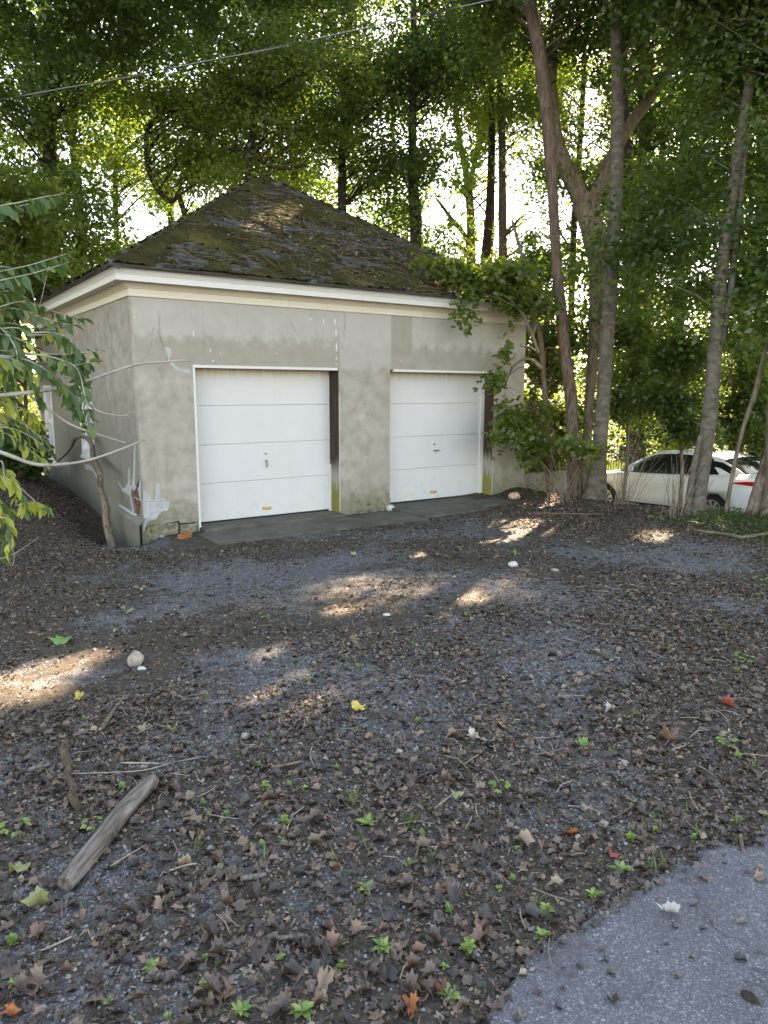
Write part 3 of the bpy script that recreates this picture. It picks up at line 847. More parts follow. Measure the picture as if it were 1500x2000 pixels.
for x, y, hgt in [(378, 652, 12), (411, 684, 7), (416, 705, 5), (632, 628, 10), (654, 628, 12), (656, 650, 14), (657, 678, 18), (657, 700, 6), (657, 712, 4), (784, 705, 3), (262, 619, 5), (430, 690, 3), (606, 623, 5), (540, 690, 3), (715, 892, 3)]:
    patch_front([(x - 1.0, y - hgt / 2), (x + .8, y - hgt / 2 + 1), (x + 1.3, y + 1), (x + .5, y + hgt / 2), (x - .9, y + hgt / 2 - 1)], M['lime_wash'], 'lime_spatter', .003)

# foundation stones showing under the broken render
for x0, x1_, z0, z1 in [(0.006, 0.488, -.22, 0.072), (0.502, X1 - .004, -.22, 0.048)]:
    s = MB(); s.box((x0, 0.018, z0), (x1_, 0.22, z1), jit=.012); s.build('foundation_stone', M['stone'], G, bevel=.016)
s = MB(); s.box((X2 + .02, .03, -.3), (X3 - .01, .22, -.01), jit=.01); s.build('foundation_stone', M['stone'], G, bevel=.016)
s = MB(); s.box((GW - .005, -.012, .16), (GW + .06, .03, .50)); s.build('corner_board', M['mortar'], G)

# ---- cornice, swept round the four sides with mitred corners
def sweep(name, prof, mat):
    q = MB(); m = len(prof)
    for c_ in ((0, 0, -1, -1), (GW, 0, 1, -1), (GW, GD, 1, 1), (0, GD, -1, 1), (0, 0, -1, -1)):
        q.v += [(c_[0] + c_[2] * o, c_[1] + c_[3] * o, z) for o, z in prof]
    for i in range(4):
        for k in range(m):
            k2 = (k + 1) % m
            q.f.append((i * m + k, i * m + k2, (i + 1) * m + k2, (i + 1) * m + k)); q.sm.append(False)
    return q.build(name, mat, G, recalc=True)
sweep('frieze', [(-.02, ZT), (.022, ZT), (.022, ZT + .018), (.016, ZT + .022), (.016, ZT + .088), (.030, ZT + .092), (.034, ZT + .105), (.046, ZT + .110), (.058, ZT + .128), (.080, ZT + .146), (.084, ZT + .157), (-.02, ZT + .157)], M['frieze_cream'])
sweep('soffit', [(-.02, 3.1005), (.20, 3.1005), (.20, 3.125), (-.02, 3.125)], M['soffit'])
sweep('fascia', [(.185, 3.094), (.207, 3.094), (.207, 3.166), (.185, 3.166)], M['trim_white'])
sweep('crown_moulding', [(.19, 3.168), (.214, 3.168), (.216, 3.180), (.222, 3.184), (.228, 3.200), (.240, 3.214), (.252, 3.220), (.254, 3.226), (.262, 3.228), (.264, 3.243), (.19, 3.243)], M['trim_white'])

# ---- roof
e0, e1 = -EO, GW + EO
cor = [np.array([e0, e0, EZ]), np.array([e1, e0, EZ]), np.array([e1, GD + EO, EZ]), np.array([e0, GD + EO, EZ])]
q = MB()
for i in range(4): q.face([cor[i], cor[(i + 1) % 4], APEX])
q.face([cor[0] - [0, 0, .02], cor[3] - [0, 0, .02], cor[2] - [0, 0, .02], cor[1] - [0, 0, .02]])
for i in range(4): q.face([cor[i] - [0, 0, .02], cor[(i + 1) % 4] - [0, 0, .02], cor[(i + 1) % 4], cor[i]])
roof = q.build('roof', M['shingle'], G)
def shingle_geo(q, org, ux, uy, un, wd, ln, th, lift):
    a, b = org - ux * wd / 2, org + ux * wd / 2
    p = [a + un * (th + lift[0]), b + un * (th + lift[1]), b + uy * ln + un * .002, a + uy * ln + un * .002]
    d = [a, b]
    q.face(p); q.face([d[0], d[1], p[1], p[0]]); q.face([d[0], p[0], p[3]]); q.face([d[1], p[2], p[1]])
EXP = 0.14
sh_var = []
for k in range(8):
    q = MB(); ux, uy, un = np.eye(3)
    shingle_geo(q, np.zeros(3), ux, uy, un, .296, .165, .012, (random.uniform(0, .007), random.uniform(0, .007)))
    sh_var.append(q.mesh('shingle', M['shingle']))
field = MB(); count = 0
for face in range(4):
    A, B = cor[face], cor[(face + 1) % 4]
    ux = (B - A) / np.linalg.norm(B - A); mid = (A + B) / 2
    L = np.linalg.norm(APEX - mid); uy = (APEX - mid) / L; un = np.cross(ux, uy)
    half = np.linalg.norm(B - A) / 2
    rows = int(L / EXP)
    for r in range(rows):
        s_ = r * EXP - .015; hw = half * (1 - max(s_, 0) / L)
        x = -hw + (r % 2) * .15 - .08
        while x < hw:
            xa, xb = max(x, -hw), min(x + .30, hw)
            if xb - xa > .05:
                o = mid + uy * s_ + ux * ((xa + xb) / 2) + un * .002
                jit = random.uniform(-.008, .008)
                if face == 0 and count < 300:
                    ob = inst('shingle', sh_var[random.randrange(8)], roof, o + uy * jit, scale=((xb - xa) / .30, 1, 1))
                    ob.rotation_euler = Matrix((tuple(ux), tuple(uy), tuple(un))).transposed().to_euler()
                    count += 1
                else:
                    shingle_geo(field, o + uy * jit, ux, uy, un, xb - xa - .004, .165, .012, (random.uniform(0, .012), random.uniform(0, .012)))
            x += .30
tag(field.build('shingle_field', M['shingle'], roof), kind='stuff')
# hip caps
for ci in (0, 1, 3):
    A = cor[ci]; dv = APEX - A; L = np.linalg.norm(dv); dv /= L
    sd = np.cross(dv, [0, 0, 1]); sd /= np.linalg.norm(sd); un = np.cross(sd, dv)
    for k in range(int(L / .2)):
        o = A + dv * (k * .2)
        q = MB(); hw = .11; l0 = .014 + random.uniform(0, .008)
        dr = un * -.062
        top = [o + un * l0, o + dv * .25 + un * .004]
        for s_ in (-1, 1):
            q.face([top[0], o + sd * s_ * hw + dr + un * l0, o + dv * .25 + sd * s_ * hw + dr + un * .004, top[1]][::s_])
            q.face([o, o + sd * s_ * hw + dr, o + sd * s_ * hw + dr + un * l0, top[0]])
        q.build('hip_cap', M['shingle'], roof)
# moss: hummocks standing on the shingles of the front slope, thick along the left hip
def moss_sheet(face, res, seed, bias):
    A, B = cor[face], cor[(face + 1) % 4]
    ux = (B - A) / np.linalg.norm(B - A); mid = (A + B) / 2
    L = np.linalg.norm(APEX - mid); uy = (APEX - mid) / L; un = np.cross(ux, uy); half = np.linalg.norm(B - A) / 2
    us = np.arange(-half, half, res); vs = np.arange(0.0, L, res)
    U, Vv = np.meshgrid(us, vs)
    n = fbm(U * 2.3 + 3, Vv * 4.4, seed, 5, .6)
    n2 = fbm(U * 7, Vv * 9, seed + 5, 3, .6)
    course = ((Vv / EXP) % 1.0)
    m_ = n * .62 + n2 * .38 + bias(U / half, Vv / L)
    hgt = (m_ - .456) * .30 - .012 * (course > .86)
    hgt = np.clip(hgt, -.03, .035) + .030 * (vnoise(U * 33, Vv * 33, seed + 9) - .45)
    inside = np.abs(U) < half * (1 - Vv / L) + .01
    hgt = np.where(inside, hgt, -.05)
    P = mid + U[..., None] * ux + Vv[..., None] * uy + (hgt + .012)[..., None] * un
    k = hgt > -.006
    idx = np.arange(U.size).reshape(U.shape)
    keep = (k[:-1, :-1] & k[:-1, 1:] & k[1:, 1:] & k[1:, :-1])
    F = np.stack([idx[:-1, :-1], idx[:-1, 1:], idx[1:, 1:], idx[1:, :-1]], -1)[keep]
    return np_mesh('moss', P.reshape(-1, 3), F, M['moss'], True)
mb = lambda u, v: .035 - .07 * sstep(-.1, .8, u) + .13 * sstep(.16, .0, (u + 1 - v)) - .05 * sstep(.12, .0, (1 - v - u)) - .03 * v + .06 * np.exp(-((u + .02) / .25) ** 2 - (v / .22) ** 2)
tag(inst('moss', moss_sheet(0, .022, 31, mb), roof), kind='stuff')
tag(inst('moss', moss_sheet(3, .05, 77, lambda u, v: .03 + 0 * u), roof), kind='stuff')
# dead twigs and leaf stalks caught on the slope
A, B = cor[0], cor[1]; mid = (A + B) / 2; L = np.linalg.norm(APEX - mid); uy = (APEX - mid) / L; ux = np.array([1., 0, 0]); un = np.cross(ux, uy)
q = MB()
for k in range(330):
    u_ = random.gauss(.45, 1.15); v_ = abs(random.gauss(1.5, .9)); v_ = min(v_, 3.6)
    if k % 4 == 0: u_ = random.uniform(-3, 3.2); v_ = random.uniform(.05, .8)
    if abs(u_) > 3.6 * (1 - v_ / L) - .1: continue
    o = mid + ux * u_ + uy * v_ + un * random.uniform(.02, .06); a = random.uniform(0, 6.28); l_ = random.uniform(.08, .45)
    d = ux * math.cos(a) + uy * math.sin(a) * .8
    q.tube([o, o + d * l_ * .5 + un * random.uniform(0, .05) + ux * random.uniform(-.03, .03), o + d * l_ + un * random.uniform(-.01, .05)], [random.uniform(.003, .006), .004, .002], 4, caps=False)
tag(q.build('twig_litter', M['twig'], roof), kind='stuff')
n = 1100
u_ = rng.normal(.5, 1.2, n); v_ = np.abs(rng.normal(1.5, 1.0, n)); ok = np.abs(u_) < 3.6 * (1 - v_ / L) - .05
u_, v_ = u_[ok], v_[ok]; P = mid + u_[:, None] * ux + v_[:, None] * uy + (.03 + rng.random(len(u_)) * .025)[:, None] * un
tag(inst('leaf_litter', leaf_cloud('leaf_litter', M['litter'], P, rng.uniform(.03, .08, len(P)), rng.uniform(.15, .7, len(P)), .3, KITE, normals=np.tile(un, (len(P), 1))), roof), kind='stuff')

# ---- doors
def garage_door(xa, xb, lock, label):
    y0 = .246
    d = MB(); d.box((xa - .08, y0 + .02, .0), (xb + .05, y0 + .05, 2.13))
    door = d.build('garage_door', M['door_white'], G); door['label'] = label
    for k in range(4):
        p = MB(); z0 = k * .533; p.box((xa - .08, y0, z0 + .0024), (xb + .05, y0 + .019, z0 + .5306)); p.build('door_panel', M['door_white'], door, bevel=.004)
    s = MB(); n = 40
    pts = [(xa + (xb - xa) * i / n, y0 + .004, -.018 - random.uniform(0, .012)) for i in range(n + 1)]
    s.prism([(xb, y0 + .004, .002), (xa, y0 + .004, .002)] + pts, (0, .02, 0)); s.build('bottom_seal', M['rubber'], door)
    lx, lz, vert = lock
    h_ = MB(); h_.tube([(lx, y0, lz), (lx, y0 - .03, lz)], [.013, .010], 10)
    if vert: h_.box((lx - .009, y0 - .045, lz - .085), (lx + .009, y0 - .03, lz + .022))
    else: h_.box((lx - .02, y0 - .045, lz - .010), (lx + .085, y0 - .03, lz + .010))
    h_.build('handle', M['steel'], door, bevel=.003)
    h_ = MB(); h_.tube([(lx, y0 + .001, lz + .105), (lx, y0 - .012, lz + .105)], [.017, .015], 12); h_.box((lx - .003, y0 - .0135, lz + .093), (lx + .003, y0 - .012, lz + .117)); h_.build('lock', M['steel'], door)
    pl = MB(); pl.box((lx - .075, y0 - .006, .088), (lx + .07, y0 - .0005, .132)); pl.build('lift_plate', M['rust'], door, bevel=.004)
    pl = MB(); pl.box((lx - .05, y0 - .016, .100), (lx + .045, y0 - .007, .116)); pl.build('lift_handle', M['rust'], door, bevel=.003)
garage_door(X1, X2, (1.881, .80, True), 'left white sectional garage door with upright handle')
garage_door(X3, X4, (4.975, .815, False), 'right white sectional garage door with sideways handle')
q = MB(); q.box((X1, -.010, ZH - .032), (X2 - .02, .035, ZH + .004)); q.build('door_header', M['trim_white'], G, bevel=.002)
q = MB(); q.box((X3 + .06, -.010, ZH - .032), (X4 + .005, .035, ZH + .004)); q.build('door_header', M['trim_white'], G, bevel=.002)
q = MB(); q.box((X1, -.006, -.07), (X1 + .028, .06, ZH - .033)); q.build('door_trim', M['trim_white'], G)
for xb in (X2, X4):
    q = MB(); q.box((xb - .02, .003, -.05), (xb - .0005, .243, ZH - .034)); q.build('door_jamb', M['board'], G)
    q = MB(); q.box((xb + .001, -.004, .0), (xb + .009, -.0004, 1.75)); q.build('jamb_edge', M['trim_white'], G)
q = MB(); q.box((X2 - .048, .205, -.02), (X2 - .021, .244, .70)); q.build('door_stop', M['trim_white'], G)
q = MB(); q.box((X4 - .105, .215, -.005), (X4 - .021, .244, ZH - .05)); q.build('door_stop', M['trim_white'], G, bevel=.006)

# low concrete wall beside the right corner
q = MB(); q.box((GW + .03, .12, -.6), (GW + 1.9, .36, .30), jit=.008)
tag(q.build('low_wall', M['concrete'], bevel=.015), 'low old concrete wall beside the right corner of the garage', 'wall')
# ------------------------------------------------------------------ car (local: +Y forward, x<0 is the side seen, rear axle at y=0)
def build_car():
    CX, CY = 11.56, -1.42
    zc = -0.83
    car = thing('car', 'white four-door sedan parked behind the tree trunks', 'car', (CX, CY, zc), R_(-3.0))
    car.rotation_euler = (R_(-2.0), 0, R_(-3.0))
    W2 = .88
    #        y    zlow  wlow  wmid  belt  deckz  wdeck
    st = [(-1.00, .40, .60, .66, .78, .90, .60), (-.985, .36, .70, .76, .86, 1.00, .66), (-.93, .30, .77, .82, .93, 1.055, .70), (-.75, .25, .80, .855, .95, 1.065, .70), (-.45, .22, .82, .875, .955, 1.06, .70), (0.0, .21, .82, .89, .95, 1.03, .72),
          (.5, .20, .81, .885, .94, 1.0, .74), (1.0, .20, .81, .88, .935, .98, .75), (1.5, .20, .81, .88, .93, .97, .75), (2.0, .20, .81, .88, .925, .96, .76), (2.35, .21, .82, .885, .915, .955, .76), (2.7, .22, .82, .89, .885, .93, .74),
          (3.0, .23, .80, .87, .84, .89, .70), (3.25, .25, .76, .83, .78, .83, .62), (3.45, .28, .68, .74, .70, .75, .52), (3.56, .34, .55, .60, .62, .66, .42), (3.61, .42, .40, .44, .56, .58, .30)]
    rows = []
    for y, zl, wl, wm, b, dz, wd in st:
        h = [(-wl * .9, zl), (-wl, zl + .05), (-(wl * .5 + wm * .5), zl + .16), (-wm, zl + (b - zl) * .52), (-wm * .995, zl + (b - zl) * .74), (-wm * .965, b - .02), (-wm * .93, b + .01), (-wd, dz - .01), (-wd * .55, dz + .015), (0, dz + .022)]
        full = h + [(-x, z) for x, z in reversed(h[:-1])]
        rows.append([(x, y, z) for x, z in full])
    q = MB(); m = len(rows[0]); q.loft(rows, True, True)
    q.f.append(tuple(range(m))); q.sm.append(False); q.f.append(tuple(len(q.v) - m + i for i in reversed(range(m)))); q.sm.append(False)
    body = q.build('body', M['car_paint'], car, recalc=True)
    # wheel openings
    cut = MB()
    for y in (0, 2.70):
        for s_ in (-1, 1): cut.tube([(s_ * .55, y, .315), (s_ * 1.2, y, .315)], .365, 40)
    co = cut.build('wheel_cutter', None, None, recalc=True)
    co.matrix_world = Matrix.Translation((CX, CY, zc)) @ Matrix.Rotation(R_(-3.0), 4, 'Z') @ Matrix.Rotation(R_(-2.0), 4, 'X')
    md = body.modifiers.new('cut', 'BOOLEAN'); md.object = co; md.operation = 'DIFFERENCE'; md.solver = 'EXACT'
    dg = bpy.context.evaluated_depsgraph_get(); dg.update()
    nm = bpy.data.meshes.new_from_object(body.evaluated_get(dg))
    body.modifiers.clear(); body.data = nm
    if not nm.materials: nm.materials.append(M['car_paint'])
    bpy.data.objects.remove(co)
    # greenhouse
    gh = [(-.62, 1.05, .66, 1.055, .60), (-.35, 1.03, .70, 1.19, .58), (0.0, 1.01, .72, 1.335, .56), (.35, .99, .74, 1.405, .56), (.8, .98, .75, 1.432, .565), (1.2, .97, .755, 1.435, .56), (1.55, .965, .76, 1.41, .545), (1.85, .96, .76, 1.32, .55), (2.15, .955, .76, 1.17, .60), (2.42, .95, .74, .98, .68)]
    rows = []
    for y, zb, wb, zr, wr in gh:
        rows.append([(-wb, y, zb - .03), (-(wb * .45 + wr * .55), y, zb + (zr - zb) * .6), (-wr, y, zr - .035), (-wr * .8, y, zr - .004), (0, y, zr + .012), (wr * .8, y, zr - .004), (wr, y, zr - .035), ((wb * .45 + wr * .55), y, zb + (zr - zb) * .6), (wb, y, zb - .03)])
    q = MB(); q.loft(rows, True); q.build('cabin', M['car_glass'], car)
    def side(y, f):            # point on the greenhouse side, f=0 belt .. 1 roof edge
        ys = [g[0] for g in gh]
        zb = np.interp(y, ys, [g[1] for g in gh]); wb = np.interp(y, ys, [g[2] for g in gh]); zr = np.interp(y, ys, [g[3] for g in gh]) - .035; wr = np.interp(y, ys, [g[4] for g in gh])
        w_ = wb + (wr - wb) * (f if f > .6 else f * .92); return np.array([w_, y, zb - .03 + (zr - zb + .03) * f])
    # roof skin
    q = MB(); rr = []
    for y in np.linspace(-.05, 1.62, 14):
        p = side(y, 1.0); zt = p[2]
        rr.append([(-p[0] - .012, y, zt - .02), (-p[0] - .004, y, zt + .012), (-p[0] * .8, y, zt + .045), (0, y, zt + .062), (p[0] * .8, y, zt + .045), (p[0] + .004, y, zt + .012), (p[0] + .012, y, zt - .02)])
    q.loft(rr, True); q.build('roof', M['car_paint'], car)
    for s_ in (-1, 1):
        def sp(y, f, o=.012):
            p = side(y, f); return (s_ * (p[0] + o), p[1], p[2])
        # rear pillar, windscreen pillar, belt and drip rails
        q = MB(); q.face([sp(-.62, .0), sp(-.05, .08), sp(.12, .55), sp(.2, 1.0), sp(-.06, 1.0), sp(-.35, .95)][::s_]); q.build('rear_pillar', M['car_paint'], car)
        q = MB(); q.loft([[sp(y, 1.02), sp(y - .075, .98 - .04)] for y in np.linspace(1.55, 2.42, 8)], False); q.build('windscreen_pillar', M['car_paint'], car)
        q = MB(); q.face([sp(.93, .1), sp(1.06, .1), sp(1.03, 1.0), sp(.92, 1.0)][::s_]); q.build('door_pillar', M['car_trim'], car)
        q = MB(); q.loft([[sp(y, .03, .010), sp(y, .11, .016)] for y in np.linspace(-.05, 2.25, 12)], False); q.build('window_rail', M['car_trim'], car)
        # door seams and handles
        def bp(y, f, o=.003):
            ys = [s0[0] for s0 in st]
            zl, wl, wm, b = [np.interp(y, ys, [s0[k] for s0 in st]) for k in (1, 2, 3, 4)]
            zs = [zl, zl + .05, zl + .16, zl + (b - zl) * .52, zl + (b - zl) * .74, b - .02]; wv = [wl * .9, wl, (wl + wm) / 2, wm, wm * .995, wm * .965]
            z = zl + .05 + (b - .02 - zl - .05) * f
            return np.array([s_ * (np.interp(z, zs, wv) + o), y, z])
        for ys_ in ([(2.14, 0.02), (2.12, .4), (2.10, .95)], [(1.0, .02), (1.0, .5), (.99, .98)], [(.18, .35), (.06, .7), (.0, .98)]):
            q = MB(); pp = [bp(y, f) for y, f in smooth_path(ys_, 8)]
            q.loft([[p + [0, -.004, 0], p + [0, .004, 0]] for p in pp], False); q.build('door_seam', M['car_trim'], car)
        for y in (.22, 1.18):
            q = MB(); a, b = bp(y, .80, .012), bp(y + .17, .80, .012); q.tube([a, (a + b) / 2 + [s_ * .012, 0, 0], b], [.012, .015, .012], 6); q.build('door_handle', M['car_paint'], car)
        q = MB(); q.loft([[bp(y, .02, .004), bp(y, .09, .006)] for y in np.linspace(.42, 2.3, 10)], False); q.build('sill', M['car_trim'], car)
        # mirror
        q = MB(); q.box((s_ * .86 - .09, 1.98, .97), (s_ * .86 + .09, 2.10, 1.11)); q.build('mirror', M['car_paint'], car, bevel=.03)
        # tail lamp: a wedge wrapped round the rear corner
        def wrap(t, z, o):     # t 0 on the flank .. 1 across the rear face
            y = np.interp(t, [0, .45, .7, 1], [-.42, -.86, -.965, -.995]); x = np.interp(t, [0, .45, .7, 1], [.87, .825, .745, .40])
            return np.array([s_ * (x + o * (1 - .6 * t)), y - o * t, z])
        def lamp(name, lo, hi, mat, o0, o1):
            q = MB(); A_, B_ = [], []
            ts = np.linspace(0, 1, 9)
            q.loft([[wrap(t, lo(t), o0), wrap(t, lo(t), o1), wrap(t, hi(t), o1), wrap(t, hi(t), o0)] for t in ts], False); q.build(name, mat, car)
        lamp('tail_lamp', lambda t: np.interp(t, [0, .4, 1], [.892, .862, .85]), lambda t: np.interp(t, [0, .3, 1], [.905, .945, .935]), M['red_lens'], -.03, .020)
        lamp('reversing_lamp', lambda t: np.interp(t, [0, .4, .7, 1], [.884, .855, .83, .83]), lambda t: np.interp(t, [0, .4, 1], [.886, .866, .852]), M['clear_lens'], -.03, .017)
        q = MB(); q.box((s_ * .56 - .16, 3.44, .60), (s_ * .56 + .16, 3.56, .70)); q.build('headlight', M['clear_lens'], car, bevel=.02)
    q = MB(); q.box((-.42, -1.012, .87), (.42, -.97, .925)); q.build('boot_trim', M['car_trim'], car, bevel=.006)
    q = MB(); q.loft([[(x, -.985 - .02 * (1 - abs(x) / .8), z) for z in (.24, .40)] for x in np.linspace(-.7, .7, 9)], False); q.build('bumper_skirt', M['car_trim'], car)
    q = MB(); L_ = [(-.80, -.80, .33), (-.83, -.77, .55), (-.79, -.88, .57), (-.73, -.955, .55)]
    q.tube(smooth_path(L_, 10), .004, 4); q.build('bumper_seam', M['car_trim'], car)
    q = MB(); q.box((-.26, -1.012, .60), (.26, -.99, .74)); q.build('plate_recess', M['car_trim'], car)
    # underside
    q = MB(); q.box((-.72, -.85, .19), (.72, 3.4, .3)); q.build('underbody', M['car_trim'], car)
    for y in (0, 2.70):
        for s_ in (-1, 1):
            wh = MB(); wh.tube([(s_ * .56, y, .315), (s_ * .60, y, .315), (s_ * .83, y, .315), (s_ * .855, y, .315)], [.27, .315, .315, .29], 36)
            wheel = wh.build('wheel', M['rubber'], car)
            rim = MB(); rim.tube([(s_ * .84, y, .315), (s_ * .862, y, .315)], [.212, .215], 36)
            hub = rim.build('rim_back', M['car_trim'], wheel)
            rm = MB()
            for k in range(9):
                a = 2 * math.pi * k / 9
                d = np.array([0, math.cos(a), math.sin(a)]); t = np.array([0, -math.sin(a), math.cos(a)]); c_ = np.array([s_ * .868, y, .315])
                rm.prism([c_ + d * .03 - t * .022, c_ + d * .03 + t * .022, c_ + d * .205 + t * .034, c_ + d * .205 - t * .034], (-s_ * .012, 0, 0))
            n = 36
            for k in range(n):
                a, b = 2 * math.pi * k / n, 2 * math.pi * (k + 1) / n
                P = [np.array([s_ * .87, y + r * math.cos(x), .315 + r * math.sin(x)]) for x in (a, b) for r in (.198, .222)]
                rm.face([P[0], P[1], P[3], P[2]])
            rm.tube([(s_ * .86, y, .315), (s_ * .882, y, .315)], [.05, .04], 14)
            rm.build('rim', M['rim'], wheel, recalc=False)
build_car()

# ------------------------------------------------------------------ foliage control
BEAMS = []                                    # open shafts in the canopy where the photograph shows sun reaching down
def beam(p, r): BEAMS.append((np.asarray(p, float), r))
for px, py, r in [(40, 1335, .28), (150, 1290, .12), (570, 1362, .22), (650, 1335, .18), (1000, 1030, .48), (960, 1050, .22), (1055, 985, .3), (1270, 1048, .18), (670, 1192, .09), (905, 1165, .12), (1300, 1255, .07),
                  (100, 1232, .08), (820, 1085, .08), (1120, 1450, .06), (1390, 1030, .16), (530, 1270, .08), (1000, 1410, .07)]:
    beam(on_ground(px, py), r)
fr = np.array([GW / 2, -EO, EZ]); nrm = np.cross([1, 0, 0], (APEX - fr) / np.linalg.norm(APEX - fr))
def on_roof(px, py):
    v = ray(px, py); return CAM + v * (((fr - CAM) @ nrm) / (v @ nrm))
for px, py, r in [(520, 415, .13), (540, 430, .18), (505, 440, .09)]: beam(on_roof(px, py), r)
for p, r in [((8.8, 2.0, .6), .9), ((9.5, 5.5, .2), 2.0), ((8.2, .8, 1.6), .7), ((12, 8.5, 0), 2.0), ((8.0, 3.0, 2.4), 1.0), ((14, 6, 0), 1.6), ((11.5, -1.0, .7), .45), ((11.2, 1.8, .3), .4), ((16.5, 4.5, .5), 1.2), ((15, 3, 3), .9), ((17, 0, 4), 1.0), ((14.5, -1, 3.2), .6), ((13, 5, 4), .9), ((18, 6, 5), 1.2), ((12, 9, 5), 1.2), ((9, 11, 5), 1.0), ((5, 11, 6), .9), ((2, 11.5, 4.5), .9), ((15.5, -3.5, 4), .6), ((0, 10, 4), .8), ((10, 8, 6.5), .9), ((-1.5, 9.5, 2.5), .7)]: beam(p, r)
SKYGAPS = [(268, 410, 22, .9), (285, 440, 17, .9), (252, 372, 15, .7), (862, 392, 30, .95), (872, 345, 15, .8), (842, 420, 22, .9), (905, 440, 16, .8), (940, 330, 14, .6), (962, 300, 12, .6), (310, 230, 22, .5), (300, 150, 20, .4), (330, 320, 24, .5), (440, 90, 22, .45), (780, 280, 18, .4),
           (630, 180, 20, .4), (1140, 290, 12, .5), (1280, 70, 14, .5), (600, 60, 22, .4), (730, 60, 20, .3), (980, 160, 14, .3), (560, 290, 16, .4), (100, 30, 18, .5), (15, 130, 18, .5), (205, 60, 16, .5), (380, 150, 16, .5), (500, 60, 16, .4)]

# openings between the crowns where the sky shows: shafts in the wood with a fixed place, direction and width
OPENINGS = [(at(gx_, gy_, 20), ray(gx_, gy_) / np.linalg.norm(ray(gx_, gy_)), r / FPX * 20, pr) for gx_, gy_, r, pr in SKYGAPS]

def in_garage(P, m=0.15):
    x, y, z = P[:, 0], P[:, 1], P[:, 2]
    t = np.minimum.reduce([(x + EO) / (APEX[0] + EO), (GW + EO - x) / (GW + EO - APEX[0]), (y + EO) / (APEX[1] + EO), (GD + EO - y) / (GD + EO - APEX[1])])
    roofz = np.where(t > 0, EZ + t * (APEX[2] - EZ), 3.1)
    return (x > -EO - m) & (x < GW + EO + m) & (y > -EO - m) & (y < GD + EO + m) & (z < roofz + .12)

def open_lot(P):
    """keep the yard in front of the garage and the camera's surroundings clear of leaves"""
    return (P[:, 0] < 5.0 + 0.25 * np.maximum(P[:, 2] - 4, 0) * 0 ) & (P[:, 1] < 0.4) & (P[:, 2] < 8.5)

def carve(P, gaps=True, lot=True):
    keep = ~in_garage(P)
    if lot: keep &= ~open_lot(P)
    keep &= P[:, 2] > ground(P[:, 0], P[:, 1]) + .03
    for g, r in BEAMS:
        v = P - g; t = v @ S
        d = np.linalg.norm(v - t[:, None] * S, axis=1)
        keep &= ~((d < r * (1.1 + .35 * (rng.random(len(P)) - .5)) + 0.05) & (t > -.2))
    if gaps:
        nz = fbm(P[:, 1] * 1.9 + P[:, 0], P[:, 2] * 2.1, 2, 3, .6)
        for g, gd, r, pr in OPENINGS:
            v = P - g; t = v @ gd
            d = np.linalg.norm(v - t[:, None] * gd, axis=1)
            keep &= ~((d < r * 1.35 * (.15 + 1.5 * nz)) & (np.abs(t) < 12) & (rng.random(len(P)) < pr * .93) & (P[:, 2] > 4.5))
    return keep

LEAVES_TOTAL = 0
def crown_points(blobs, n, sig=(.42, .20), per=110):
    """leaf positions clustered in sprays inside ellipsoids (centre, horizontal radius, vertical radius)"""
    w_ = np.array([(b[1] ** 2 * b[2]) ** .75 for b in blobs]); w_ /= w_.sum()
    ncl = max(1, n // per); C_ = []
    for b, k in zip(blobs, rng.multinomial(ncl, w_)):
        d = rng.normal(0, 1, (k, 3)); d /= np.linalg.norm(d, axis=1, keepdims=True) + 1e-9
        r = rng.random(k) ** (1 / 1.9)
        C_.append(np.asarray(b[0]) + d * r[:, None] * np.array([b[1], b[1], b[2]]))
    C_ = np.vstack(C_)
    sc_ = rng.uniform(.6, 1.5, len(C_))
    cid = rng.integers(0, len(C_), n)
    ctr = np.average(np.array([b[0] for b in blobs]), axis=0, weights=w_)
    D_ = C_ - ctr; D_[:, 2] = 0; D_ += rng.normal(0, .8, D_.shape) * np.array([1, 1, .12]); D_ /= np.linalg.norm(D_, axis=1, keepdims=True) + 1e-9
    E_ = np.cross(D_, [0, 0, 1.0]); E_ /= np.linalg.norm(E_, axis=1, keepdims=True) + 1e-9
    ga = rng.uniform(-1.7, 1.7, n); gb = rng.normal(0, 1, n) * (1 - .35 * np.abs(ga) / 1.7); gc = rng.normal(0, 1, n)
    s0 = sc_[cid] * sig[0]
    P = C_[cid] + D_[cid] * (ga * s0 * .95)[:, None] + E_[cid] * (gb * s0 * .48)[:, None]
    P[:, 2] += gc * sig[1] * .62 * sc_[cid] - .20 * (ga * s0) ** 2 - .10 * (gb * s0) ** 2
    tint = np.clip(rng.random(len(C_))[cid] * .75 + rng.random(n) * .3 - .02, 0, 1)
    return P, tint, C_

def branch_tubes(q, path, rad, C_, frac=.3, r0=.018, sides=5):
    Pn = np.asarray(path)
    for c in C_:
        if random.random() > frac: continue
        d = np.linalg.norm(Pn[:, :2] - c[:2], axis=1)
        tgt = c[2] - .55 * d
        i = int(np.argmin(np.abs(Pn[:, 2] - tgt) + .25 * d)); a = Pn[i]
        L = np.linalg.norm(c - a)
        if L > 4.5 or L < .3: continue
        m_ = (a + c) / 2 + np.array([random.uniform(-.2, .2), random.uniform(-.2, .2), .12 * L])
        pts = [a, (a + m_) / 2 + [random.uniform(-.06, .06), random.uniform(-.06, .06), .04], m_, (m_ + c) / 2 + [random.uniform(-.08, .08)] * 2 + [.03] if False else (m_ + c) / 2 + np.array([random.uniform(-.08, .08), random.uniform(-.08, .08), .03]), c]
        if in_garage(np.array(pts), -.05).any() or open_lot(np.array(pts))[-1]: continue
        ra = min(rad[i] * .5, r0 * (.6 + .35 * L))
        q.tube(pts, [ra, ra * .8, ra * .6, ra * .42, ra * .2], sides, caps=False)

